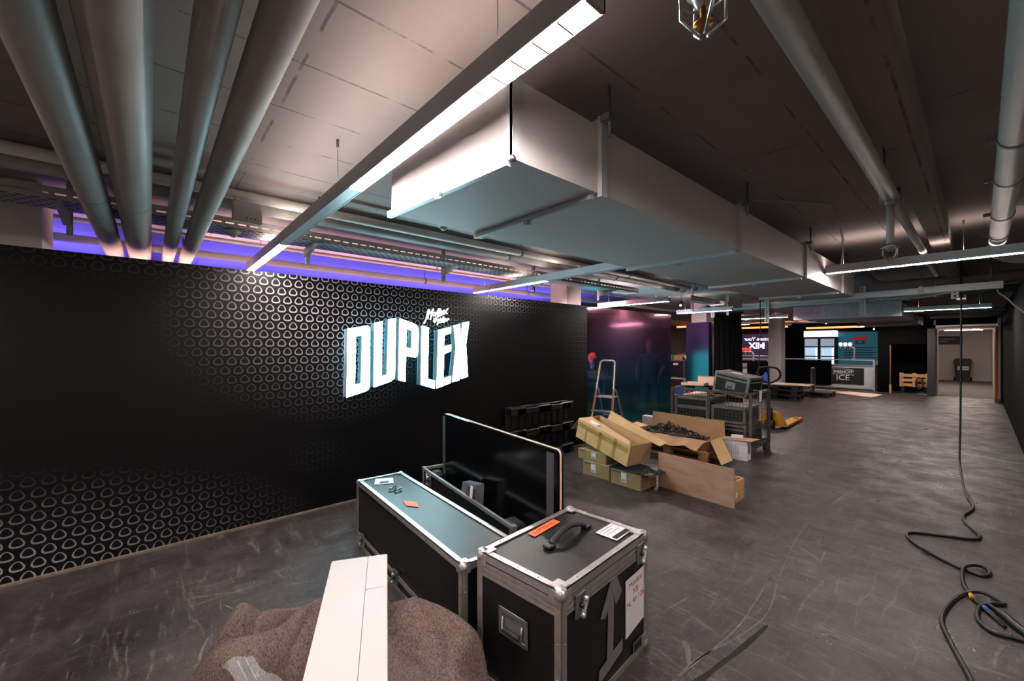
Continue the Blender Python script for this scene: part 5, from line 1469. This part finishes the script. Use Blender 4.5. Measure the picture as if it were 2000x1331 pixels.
# ================================================================== FAR END
# black plastic pallets with a board, post, bottle, cloth
def flat_pallet(label, loc, rot):
    t = thing('plastic_pallet', label, 'pallet', loc, rot)
    M().bb(-0.6, 0.6, -0.5, 0.5, 0.115, 0.15, 0.006).build('deck', 'black_plastic', t)
    for y in (-0.42, 0, 0.42):
        M().bb(-0.6, 0.6, y - 0.08, y + 0.08, 0, 0.025).build('runner', 'black_plastic', t)
        for x in (-0.5, 0, 0.5): M().bb(x - 0.08, x + 0.08, y - 0.07, y + 0.07, 0.025, 0.115).build('block', 'black_plastic', t)
    return t
flat_pallet('black plastic pallet on the floor carrying the black post', (-3.85, 17.2, 0), 0)
for k in range(3):
    flat_pallet('black plastic pallet in the stack under the white board, ' + ('lowest of three', 'middle of three', 'topmost of three')[k], (-4.35, 15.5, 0.151 * k), 3 * k)
t = thing('white_board', 'thin white board lying on the stacked black pallets', 'board', (-4.2, 15.45, 0.455), 4)
M().bb(-0.75, 0.75, -0.4, 0.4, 0, 0.02).build('board_sheet', 'cream_card', t)
t = thing('black_post', 'short round black post standing on the floor pallet', 'post', (-3.75, 16.95, 0.15))
M().lathe([(0, 0), (0.1, 0), (0.1, 0.015), (0.07, 0.02), (0.065, 0.75), (0.06, 0.79), (0, 0.8)], seg=20).build('post_body', 'black', t)
M().lathe([(0, 0.8), (0.055, 0.795), (0.04, 0.82), (0, 0.825)], seg=16).build('post_cap', 'lamp_grey', t)
t = thing('blue_bottle', 'translucent blue bottle standing on the white board', 'bottle', (-4.62, 15.12, 0.475))
M().lathe([(0, 0), (0.1, 0), (0.11, 0.03), (0.11, 0.2), (0.09, 0.25), (0.04, 0.3), (0.035, 0.34), (0, 0.34)], seg=18).build('bottle_body', 'blue_plastic', t)
M().lathe([(0, 0.34), (0.03, 0.34), (0.03, 0.37), (0, 0.37)], seg=12).build('cap', 'blue_plastic', t)
t = thing('cardboard_sheet', 'flattened cardboard sheets lying on the floor before the bar', 'cardboard')
M().sheet([(-4.6, 19.3, 0.006), (-3.2, 18.6, 0.006), (-3.0, 19.3, 0.006), (-4.3, 19.9, 0.006)], 0.005).build('sheet', 'carton_pale', t)
M().sheet([(-3.5, 18.7, 0.012), (-2.35, 17.7, 0.012), (-2.2, 19.1, 0.012), (-3.2, 19.5, 0.012)], 0.005).build('sheet', 'cream_card', t)

# drinks bar
t = thing('bar_counter', 'silver drinks bar with black logo panel and brushed metal frame', 'bar', (0, 20.75, 0))
BX0, BX1 = -5.9, -2.62
M().bb(BX0, BX1 - 0.05, 0.02, 0.75, 0.06, 0.92).build('bar_body', 'lamp_blank', t)
M().bb(BX0, BX1, -0.08, 0.05, 1.14, 1.18).build('glass_rail_top', 'alu', t)
M().bb(BX1 - 0.06, BX1, -0.08, -0.02, 0, 1.14).build('frame_post', 'alu', t)
M().bb(BX1 - 0.06, BX1, 0.7, 0.76, 0, 1.14).build('frame_post', 'alu', t)
M().bb(BX0, BX0 + 0.06, -0.08, -0.02, 0, 1.14).build('frame_post', 'alu', t)
M().bb(BX0, BX1, -0.02, 0.78, 0.92, 0.96).build('worktop', 'steel', t)
M().bb(BX0, BX1, -0.06, 0.0, 0.03, 0.07).build('bottom_rail', 'alu', t)
M().bb(-5.85, -3.95, -0.1, -0.07, 0.12, 1.13).build('black_board', 'black_wall', t)
lp = M().bb(-3.94, -2.95, -0.012, 0.0, 0.2, 0.84).build('logo_panel', 'black', t)
fm = lambda x, z: face_matrix((x, -0.018, z), (1, 0, 0), (0, 0, 1))
text_mesh('logo_lettering', 'SMIRNOFF', 0.165, 'paper', lp, fm(-3.6, 0.675) @ Matrix.Diagonal((0.82, 1, 1, 1)), 0.004, 0.004)
text_mesh('logo_lettering', 'ICE', 0.3, 'paper', lp, fm(-3.6, 0.44), 0.004, 0.002)
b = M()
pts = [(-3.94, 0.58), (-3.7, 0.595), (-3.45, 0.585), (-3.26, 0.55), (-3.26, 0.75), (-3.45, 0.785), (-3.7, 0.795), (-3.94, 0.78)]
for p, q_ in zip(pts, pts[1:]): b.bar((p[0], -0.018, p[1]), (q_[0], -0.018, q_[1]), 0.004, 0.016)
b.build('logo_banner', 'paper', lp)


def beer_tap(label, x, y, z, glow):
    t = thing('drinks_tap', label, 'tap', (x, y, z))
    M().tube(smooth_path([(0, 0, 0), (0, 0, 0.35), (-0.02, 0, 0.45), (-0.12, 0, 0.5), (-0.5, 0, 0.5)], 5), 0.035, 12).build('tap_pipe', 'alu', t)
    for k in range(3):
        M().ball((-0.13 - k * 0.15, -0.0, 0.605), 0.062, 12, 8).build('light_globe', glow, t)
        M().tube([(-0.13 - k * 0.15, 0, 0.5), (-0.13 - k * 0.15, 0, 0.55)], 0.02, 8).build('globe_neck', 'alu', t)
        M().tube([(-0.13 - k * 0.15, -0.04, 0.48), (-0.13 - k * 0.15, -0.06, 0.4)], 0.012, 8).build('spout', 'alu', t)
    M().lathe([(0, 0), (0.08, 0), (0.07, 0.03), (0.035, 0.04)], seg=14).build('tap_base', 'alu', t)
beer_tap('drinks tap with three white glowing globes on the silver bar', -3.28, 20.95, 1.181, 'globe_glow')
M_b = thing('wall_poster', 'blue backlit menu poster behind the silver bar', 'poster', (-3.55, 24.44, 0))
M().bb(-0.95, 0.8, 0, 0.05, 0.7, 2.42).build('poster_frame', 'dark_grey_panel', M_b)
pf = M().bb(-0.9, 0.75, -0.008, 0.0, 0.75, 2.36).build('poster_sheet', 'poster_blue', M_b)
M().bb(-0.34, 0.2, -0.014, -0.008, 2.0, 2.14).build('red_banner', 'poster_red', pf)
pm = lambda x, z: face_matrix((x, -0.016, z), (1, 0, 0), (0, 0, 1))
text_mesh('poster_lettering', 'ICE', 0.24, 'ink', pf, pm(-0.06, 1.88), 0.002, 0.004)
for k in range(5):
    M().bb(-0.66, 0.5 - 0.12 * (k % 2), -0.011, -0.008, 1.62 - k * 0.11, 1.655 - k * 0.11).build('printed_line', 'ink', pf)
c2 = dup(M_b, (-9.35, 24.44, 0), 0, 'blue backlit menu poster seen past the mirror-clad pillar')
for (x, lb) in ((-5.35, 'lit drinks fridge beside the pale column'), (-4.72, 'lit drinks fridge beside the blue poster')):
    t = thing('drinks_fridge', lb, 'fridge', (x, 23.9, 0))
    M().bb(-0.3, 0.3, 0.0, 0.55, 0.0, 2.15).build('cabinet', 'black', t)
    M().bb(-0.29, 0.29, -0.03, 0.0, 2.15, 2.42).bb(-0.3, 0.3, 0, 0.5, 2.15, 2.44).build('header_light', 'fridge_head', t)
    dr = M().bb(-0.26, 0.26, -0.02, 0.0, 0.25, 2.06).build('glass_door', 'fridge_inner', t)
    M().bb(-0.24, 0.17, -0.024, -0.02, 0.3, 1.62).build('bright_shelf', 'fridge_glow', dr)
    M().bb(0.18, 0.235, -0.026, -0.02, 0.3, 1.62).build('light_tube', 'fridge_head', dr)
    for z in (1.66, 1.2, 0.8): M().bb(-0.25, 0.25, -0.028, -0.02, z, z + 0.05).build('shelf_edge', 'dark_grey_panel', dr)
    for s in (-1, 1): M().bb(*sorted((s * 0.26, s * 0.3)), -0.03, 0.0, 0.2, 2.15).build('door_frame', 'black', t)

# second bar further left with red tap and mirrored sign
t = thing('bar_counter', 'pale steel bar with open rail behind the black curtain', 'bar', (0, 18.2, 0))
M().bb(-7.4, -5.5, 0.05, 0.7, 0.05, 0.86).build('bar_body', 'white_card', t)
M().bb(-7.4, -5.4, -0.05, 0.75, 0.86, 0.98).build('worktop', 'alu', t)
M().bb(-7.4, -5.4, -0.06, 0.0, 1.16, 1.21).build('rail_top', 'alu', t)
for x in (-7.35, -6.55, -5.45): M().bb(x - 0.05, x + 0.05, -0.06, 0.0, 0, 1.16).build('frame_post', 'alu', t)
M().tube(smooth_path([(-7.3, 0.4, 0.98), (-7.25, 0.4, 1.25), (-7.1, 0.4, 1.32), (-6.8, 0.4, 1.3), (-5.5, 0.4, 1.3)], 4), 0.035, 10).build('curved_rail', 'alu', t)
M().bb(-6.2, -5.45, -0.1, -0.06, 0.2, 1.1).build('black_board', 'black_wall', t)
beer_tap('drinks tap with three red glowing globes on the pale steel bar', -6.1, 18.5, 0.981, 'red_glow')
t = thing('sign_screen', 'violet screen with mirrored white lettering behind the second bar', 'screen', (-7.0, 22.0, 0))
M().bb(-1.2, 0.6, 0, 0.06, 0.0, 2.45).build('screen_frame', 'black', t)
sc_ = M().bb(-0.75, 0.55, -0.01, 0, 1.0, 2.3).build('screen_face', 'screen_violet', t)
mm = lambda x, z, s: face_matrix((x, -0.018, z), (1, 0, 0), (0, 0, 1)) @ Matrix.Diagonal((-1, 1, 1, 1))
text_mesh('screen_lettering', 'Capture Your', 0.24, 'screen_text', sc_, mm(0.02, 2.05, 1), 0.002, 0.004)
text_mesh('screen_lettering', 'MIX', 0.4, 'screen_text', sc_, mm(-0.1, 1.72, 1), 0.002, 0.014)

# gear seen between glass and pillar
t = thing('flight_case', 'dark equipment case on a white trolley past the glass panels', 'flight case', (-6.0, 11.6, 0.782), 0)
case_shell(t, 0.5, 0.3, 0.5, 0.02, 0.016)
M().bb(0.18, 0.32, -0.305, -0.3, 0.36, 0.42).build('paper_label', 'paper', t)
t = thing('equipment_trolley', 'white shelf trolley carrying the dark equipment case', 'trolley', (-6.0, 11.6, 0))
M().bb(-0.55, 0.55, -0.33, 0.33, 0.75, 0.78).build('shelf', 'white_card', t)
M().bb(-0.55, 0.55, -0.33, 0.33, 0.28, 0.31).build('shelf', 'white_card', t)
for x in (-0.5, 0.5):
    for y in (-0.28, 0.28):
        M().bb(x - 0.02, x + 0.02, y - 0.02, y + 0.02, 0.06, 0.75).build('leg', 'white_card', t)
        M().tube([(x - 0.02, y, 0.04), (x + 0.02, y, 0.04)], 0.04, 12).build('castor', 'rubber', t)
t = thing('open_carton', 'small open carton with green print on the equipment case', 'carton', (-5.75, 11.55, 1.285), 8)
M().bb(-0.13, 0.12, -0.12, 0.12, 0, 0.14, 0.003).build('carton_body', 'carton', t)
M().sheet([(0.12, -0.12, 0.14), (0.12, 0.12, 0.14), (0.23, 0.12, 0.0), (0.23, -0.12, 0.0)], 0.004).build('side_flap', 'carton_pale', t)
M().sheet([(-0.13, 0.12, 0.14), (0.12, 0.12, 0.14), (0.12, 0.02, 0.19), (-0.13, 0.02, 0.17)], 0.004).build('top_flap', 'carton_pale', t)
t = thing('green_box', 'small bright green box beside the open carton on the equipment case', 'box', (-6.02, 11.52, 1.285), 4)
M().bb(-0.07, 0.07, -0.07, 0.07, 0, 0.14, 0.003).build('box_body', 'green_print', t)
M().bb(-0.072, 0.072, -0.072, 0.072, 0.12, 0.142).build('box_lid', 'green_print', t)
t = thing('blue_crate', 'blue ribbed plastic crate on the trolley shelf', 'crate', (-5.62, 11.5, 0.311), 0)
for a in ((-0.17, 0.17, -0.14, -0.13), (-0.17, 0.17, 0.13, 0.14), (-0.17, -0.16, -0.14, 0.14), (0.16, 0.17, -0.14, 0.14)): M().bb(*a, 0, 0.24).build('crate_side', 'blue_plastic', t)
M().bb(-0.17, 0.17, -0.14, 0.14, 0, 0.01).build('crate_base', 'blue_plastic', t)
for k in range(6): M().bb(-0.15 + k * 0.055, -0.135 + k * 0.055, -0.15, -0.14, 0.02, 0.22).build('rib', 'blue_plastic', t)
t = thing('folding_stand', 'black folding x-shaped stand beside the trolley', 'stand', (-5.05, 12.3, 0), 20)
for s in (-1, 1):
    for y in (-0.12, 0.12):
        M().bar((-0.3 * s, y, 0.02), (0.3 * s, y, 1.0), 0.035, 0.035).build('leg', 'black', t)
M().bb(-0.4, 0.4, -0.16, 0.16, 1.0, 1.04).build('top_plate', 'black', t)
for s in (-1, 1): M().bar((0.3 * s, -0.2, 0.02), (0.3 * s, 0.2, 0.02), 0.035, 0.035).build('foot_bar', 'black', t)

# niche contents and post
t = thing('wooden_post', 'tall thin wooden post leaning at the dark niche', 'post', (-2.14, 20.2, 0))
M().bb(-0.02, 0.02, -0.02, 0.02, 0, 1.75).build('post_body', 'wood_dark', t)
M().bb(-0.03, 0.03, -0.03, 0.03, 0, 0.3).build('post_foot', 'wood_pale', t)
t = thing('wooden_pallet', 'pale wooden pallet leaning upright inside the dark niche', 'pallet', (-1.55, 20.62, 0.22))
for k in range(3): M().bb(-0.38, 0.38, 0.0, 0.02, 0.02 + k * 0.17, 0.13 + k * 0.17).build('deck_board', 'wood_pale', t)
for x in (-0.34, 0.0, 0.34): M().bb(x - 0.05, x + 0.05, 0.02, 0.1, 0.0, 0.5).build('block', 'wood_pale', t)
for x in (-0.3, 0.3): M().bb(x - 0.04, x + 0.04, 0.0, 0.3, -0.22, 0.0).build('support', 'black', t)
t = thing('coiled_hose', 'dark red coiled hose hanging on the pallet in the niche', 'hose', (-1.42, 20.56, 0.36))
for k in range(3): M().tube([(0.09 * math.cos(a * 0.5236) + 0.01 * k, -0.02 - 0.02 * k, 0.02 + 0.2 * math.sin(a * 0.5236)) for a in range(12)], 0.02, 8, True).build('coil', 'hose_dark', t)
# corridor bin and sign
t = thing('wheelie_bin', 'dark grey wheeled bin with red lid at the corridor end', 'bin', (-0.54, 29.6, 0.008))
M().add([(-0.22, -0.24, 0.05), (0.22, -0.24, 0.05), (0.22, 0.24, 0.05), (-0.22, 0.24, 0.05), (-0.29, -0.34, 0.98), (0.29, -0.34, 0.98), (0.29, 0.34, 0.98), (-0.29, 0.34, 0.98)], [(3, 2, 1, 0), (4, 5, 6, 7), (0, 1, 5, 4), (1, 2, 6, 5), (2, 3, 7, 6), (3, 0, 4, 7)]).build('bin_body', 'grey_plastic_dark', t)
M().bb(-0.31, 0.31, -0.37, 0.36, 0.95, 1.0, 0.01).build('rim', 'grey_plastic_dark', t)
M().add([(-0.3, -0.36, 1.0), (0.3, -0.36, 1.0), (0.3, 0.36, 1.0), (-0.3, 0.36, 1.0), (-0.25, -0.3, 1.08), (0.25, -0.3, 1.08), (0.25, 0.3, 1.1), (-0.25, 0.3, 1.1)], [(4, 5, 6, 7), (0, 1, 5, 4), (1, 2, 6, 5), (2, 3, 7, 6), (3, 0, 4, 7)]).build('lid', 'bin_lid', t)
for s in (-1, 1): M().tube([(s * 0.24, 0.2, 0.1), (s * 0.3, 0.2, 0.1)], 0.1, 16).build('wheel', 'rubber', t)
M().sheet([(-0.16, -0.335, 0.55), (0.2, -0.335, 0.55), (0.205, -0.352, 0.74), (-0.16, -0.352, 0.74)], -0.004).build('paper_label', 'paper', t)
M().box((0.02, -0.352, 0.645), (0.26, 0.004, 0.02)).build('label_line', 'red_ink', t)
for s in (-1,): M().bb(-0.2, 0.2, -0.22, -0.1, 0.0, 0.05).build('foot', 'grey_plastic_dark', t)
t = thing('wall_sign', 'dark grey lettered sign on the corridor end wall', 'sign', (-0.98, 30.17, 1.8))
M().bb(-0.42, 0.42, 0, 0.03, 0, 0.42).build('sign_plate', 'dark_grey_panel', t)
for z, w in ((0.25, 0.5), (0.13, 0.25)): M().bb(-0.35, -0.35 + w, -0.004, 0, z, z + 0.035).build('lettering_line', 'paper_grey', t)

# ================================================================== PEOPLE behind the glass
def person(label, loc, rotz, joints, radii, bones, clothes, head, cap=None):
    t = thing('person', label, 'person', loc, rotz)
    me = bpy.data.meshes.new('body'); names = list(joints)
    me.from_pydata([joints[n] for n in names], [(names.index(a), names.index(b)) for a, b in bones], [])
    o = link('body', me, t)
    md = o.modifiers.new('skin', 'SKIN'); md.use_smooth_shade = True
    for i, n in enumerate(names):
        r = radii[n]; me.skin_vertices[0].data[i].radius = r if isinstance(r, tuple) else (r, r)
    me.skin_vertices[0].data[0].use_root = True
    ms = o.modifiers.new('sub', 'SUBSURF'); ms.levels = 1; ms.render_levels = 2
    me.materials.append(MATS[clothes])
    hx, hy, hz = head
    hd = M().ball((hx, hy, hz), 0.1, 18, 12, (0.78, 0.95, 1.18))
    hd.ball((hx, hy - 0.095, hz - 0.01), 0.02, 8, 6, (0.7, 1, 1.3))
    for s in (-1, 1): hd.ball((hx + s * 0.08, hy, hz), 0.026, 8, 6, (0.4, 0.8, 1.2))
    hd.tube([(hx, hy + 0.01, hz - 0.18), (hx, hy, hz - 0.06)], 0.05, 12)
    h = hd.build('head', 'skin', t)
    for s in (-1, 1): M().ball((hx + s * 0.034, hy - 0.084, hz + 0.012), 0.012, 8, 6).build('eye', 'ink', h)
    M().ball((hx, hy - 0.088, hz - 0.055), 0.022, 8, 6, (1, 0.4, 0.35)).build('mouth', 'red_ink', h)
    M().ball((hx, hy + 0.018, hz + 0.03), 0.107, 16, 10, (0.8, 0.92, 1.05)).build('hair', 'hair', h)
    if cap:
        c = M().ball((hx, hy + 0.005, hz + 0.045), 0.112, 18, 10, (0.84, 0.98, 0.85))
        c.box((hx, hy - 0.13, hz + 0.045), (0.13, 0.11, 0.014), Matrix.Rotation(0.2, 3, 'X'), 0.004)
        c.build('cap', cap, h)
    return t


def hand(t, p, d, s=1.0):
    """palm, four fingers and a thumb hanging along d"""
    p = Vector(p); d = Vector(d).normalized(); sd = Vector((0, 1, 0)); nn = d.cross(sd).normalized(); sd = nn.cross(d).normalized()
    b = M(); b.box(p + d * 0.045, (0.03, 0.08, 0.09), Matrix((nn, sd, d)).transposed(), 0.01)
    for k, L in enumerate((0.065, 0.08, 0.075, 0.058)):
        a = p + d * 0.085 + sd * (-0.03 + 0.02 * k)
        b.tube([a, a + d * L * 0.5 + nn * 0.008 * s, a + d * L + nn * 0.028 * s], [0.009, 0.0085, 0.007], 6)
    a = p + d * 0.03 - sd * 0.04
    b.tube([a, a + d * 0.03 - sd * 0.02, a + d * 0.06 - sd * 0.016 + nn * 0.012 * s], [0.011, 0.01, 0.008], 6)
    return b.build('hand', 'skin', t)


J = {'pelvis': (0, 0, 0.98), 'waist': (0, 0, 1.12), 'chest': (0, 0, 1.36), 'neck': (0, 0.01, 1.55),
     'shl': (-0.19, 0.01, 1.48), 'ell': (-0.27, 0.05, 1.2), 'wrl': (-0.25, -0.06, 0.97), 'shr': (0.19, 0.01, 1.48), 'elr': (0.30, 0.03, 1.22), 'wrr': (0.2, -0.08, 1.02),
     'hpl': (-0.1, 0, 0.92), 'knl': (-0.11, -0.02, 0.52), 'anl': (-0.12, 0.02, 0.09), 'tol': (-0.13, -0.13, 0.045), 'hpr': (0.1, 0, 0.92), 'knr': (0.12, -0.03, 0.52), 'anr': (0.14, 0.02, 0.09), 'tor': (0.16, -0.13, 0.045)}
Rd = {'pelvis': (0.16, 0.11), 'waist': (0.145, 0.1), 'chest': (0.17, 0.115), 'neck': 0.058, 'shl': 0.07, 'ell': 0.045, 'wrl': 0.03, 'shr': 0.07, 'elr': 0.045, 'wrr': 0.03,
      'hpl': 0.09, 'knl': 0.062, 'anl': 0.045, 'tol': 0.04, 'hpr': 0.09, 'knr': 0.062, 'anr': 0.045, 'tor': 0.04}
Bn = [('pelvis', 'waist'), ('waist', 'chest'), ('chest', 'neck'), ('chest', 'shl'), ('shl', 'ell'), ('ell', 'wrl'), ('chest', 'shr'), ('shr', 'elr'), ('elr', 'wrr'),
      ('pelvis', 'hpl'), ('hpl', 'knl'), ('knl', 'anl'), ('anl', 'tol'), ('pelvis', 'hpr'), ('hpr', 'knr'), ('knr', 'anr'), ('anr', 'tor')]
t = person('person in dark shirt and shorts standing behind the glass, one arm bent', (-4.86, 8.35, 0), 35, J, Rd, Bn, 'shirt', (0, -0.01, 1.71))
hand(t, (-0.25, -0.06, 0.96), (0.02, -0.15, -1)); hand(t, (0.2, -0.085, 1.0), (-0.2, -0.3, -0.9))
sk = M()
for s, e, w in (('elr', 'wrr', 0.043), ('ell', 'wrl', 0.043)): sk.tube([J[s], J[e]], [w + 0.006, 0.034], 12)
sk.build('bare_forearms', 'skin', t)
# bending person in an orange cap
J2 = dict(J)
J2.update({'pelvis': (0, 0.12, 0.88), 'waist': (0, 0.08, 1.0), 'chest': (0, -0.04, 1.18), 'neck': (0, -0.12, 1.32), 'shl': (-0.19, -0.07, 1.27), 'ell': (-0.24, -0.14, 1.0), 'wrl': (-0.2, -0.3, 0.84),
           'shr': (0.19, -0.07, 1.27), 'elr': (0.25, -0.14, 1.0), 'wrr': (0.2, -0.32, 0.86), 'hpl': (-0.1, 0.12, 0.83), 'knl': (-0.12, -0.06, 0.48), 'hpr': (0.1, 0.12, 0.83), 'knr': (0.12, -0.06, 0.48),
           'anl': (-0.12, 0.06, 0.09), 'anr': (0.13, 0.06, 0.09), 'tol': (-0.13, -0.09, 0.045), 'tor': (0.14, -0.09, 0.045)})
t = person('person in orange cap stooping behind the first glass panel', (-4.95, 6.42, 0), 40, J2, Rd, Bn, 'trousers', (0, -0.19, 1.42), 'cap_orange')
hand(t, (-0.2, -0.3, 0.83), (0, -0.6, -0.8)); hand(t, (0.2, -0.32, 0.85), (0, -0.6, -0.8))

# ================================================================== FLOOR CABLES AND MARKS
t = thing('floor_cable', 'long black cable dropping from the ceiling and snaking over the floor', 'cable')
Rz = 0.011
path = [(-0.17, 8.6, 2.63), (-0.172, 8.62, 2.0), (-0.175, 8.63, 1.2), (-0.18, 8.62, 0.5), (-0.185, 8.55, 0.12), (-0.17, 8.2, Rz), (-0.13, 7.3, Rz), (-0.09, 6.75, Rz), (-0.04, 6.31, Rz), (-0.1, 5.95, Rz), (-0.08, 5.7, Rz), (0.0, 5.42, Rz), (-0.03, 5.28, Rz), (-0.18, 5.19, Rz), (-0.37, 5.08, Rz), (-0.42, 4.98, Rz), (-0.37, 4.82, Rz), (-0.2, 4.6, Rz), (-0.02, 4.48, Rz), (0.045, 4.53, Rz), (0.04, 4.64, Rz), (-0.02, 4.62, Rz + 0.012), (-0.075, 4.48, Rz + 0.02), (-0.075, 4.25, Rz), (-0.035, 4.06, Rz)]
M().tube(smooth_path(path, 6), Rz, 8).build('cord', 'black_plastic', t)
M().tube([(-0.045, 4.10, Rz + 0.001), (-0.03, 4.03, Rz + 0.001)], 0.0135, 8).build('yellow_band', 'yellow_paint', t)
t = thing('floor_cable', 'second black cable coiled on the floor with a small connector', 'cable')
path = [(0.19, 3.66, Rz), (0.14, 3.66, Rz), (0.05, 3.64, Rz), (-0.005, 3.74, Rz), (0.0, 3.92, Rz), (0.05, 4.03, Rz), (0.105, 4.09, Rz), (0.08, 4.12, Rz), (0.0, 4.13, Rz + 0.016), (-0.075, 4.04, Rz), (-0.13, 3.8, Rz), (-0.149, 3.57, Rz), (-0.11, 3.36, Rz), (-0.048, 3.12, Rz), (0.03, 2.85, Rz), (0.2, 2.6, Rz)]
M().tube(smooth_path(path, 6), 0.012, 8).build('cord', 'black_plastic', t)
M().tube([(-0.03, 4.03, Rz), (0.03, 3.9, Rz), (0.1, 3.76, Rz)], 0.01, 8).build('cord', 'black_plastic', t)
M().tube([(0.02, 3.95, 0.013), (0.035, 3.9, 0.013)], 0.013, 8).build('connector', 'blue_plastic', t)
M().tube(smooth_path([(0.04, 4.0, 0.013), (0.1, 3.9, 0.016), (0.16, 3.78, 0.013), (0.24, 3.66, 0.013)], 4), [0.012] * 3 + [0.024] * 7 + [0.016] * 3, 8).build('adapter', 'black_plastic', t)
def mark(pts, w, m='scuff'):
    P = smooth_path([(x, y, 0) for x, y in pts], 6); b = M()
    vs_, fs_ = [], []
    for i, p in enumerate(P):
        a = P[max(i - 1, 0)]; c = P[min(i + 1, len(P) - 1)]; tt = (c - a).normalized(); nn = Vector((-tt.y, tt.x, 0))
        ww = w * (0.4 + 0.6 * abs(mnoise.noise(p * 3)) * 2) * min(1, i + 0.3, len(P) - 1 - i + 0.3)
        vs_ += [p + nn * ww / 2 + Vector((0, 0, 0.0015)), p - nn * ww / 2 + Vector((0, 0, 0.0015))]
    for i in range(len(P) - 1): fs_.append((2 * i, 2 * i + 1, 2 * i + 3, 2 * i + 2))
    b.add(vs_, fs_); return b.build('scratch', m, fl_o)
mark([(-0.75, 8.5), (-0.95, 6.2), (-1.05, 5.0), (-1.05, 4.3), (-0.95, 3.4), (-0.87, 2.9), (-0.9, 2.55), (-0.98, 2.2), (-1.0, 1.95)], 0.018)
mark([(-1.6, 7.5), (-1.0, 6.6), (-0.95, 5.6), (-1.05, 4.7), (-1.2, 3.9)], 0.010)
mark([(-0.98, 3.2), (-0.94, 2.6), (-0.98, 2.15), (-1.0, 1.9)], 0.02)
mark([(-0.83, 2.75), (-0.86, 2.45), (-0.9, 2.15), (-0.93, 1.9)], 0.05, 'groove')
mark([(-1.1, 2.25), (-1.05, 2.2), (-1.0, 2.1)], 0.03)
mark([(-1.25, 4.35), (-1.45, 4.2), (-1.6, 4.25)], 0.012)
mark([(0.09, 3.55), (0.06, 3.4), (0.05, 3.25)], 0.035)
mark([(-3.2, 0.35), (-3.0, 0.45), (-2.85, 0.6)], 0.012)
mark([(-2.9, 0.25), (-2.75, 0.2), (-2.6, 0.22)], 0.016)
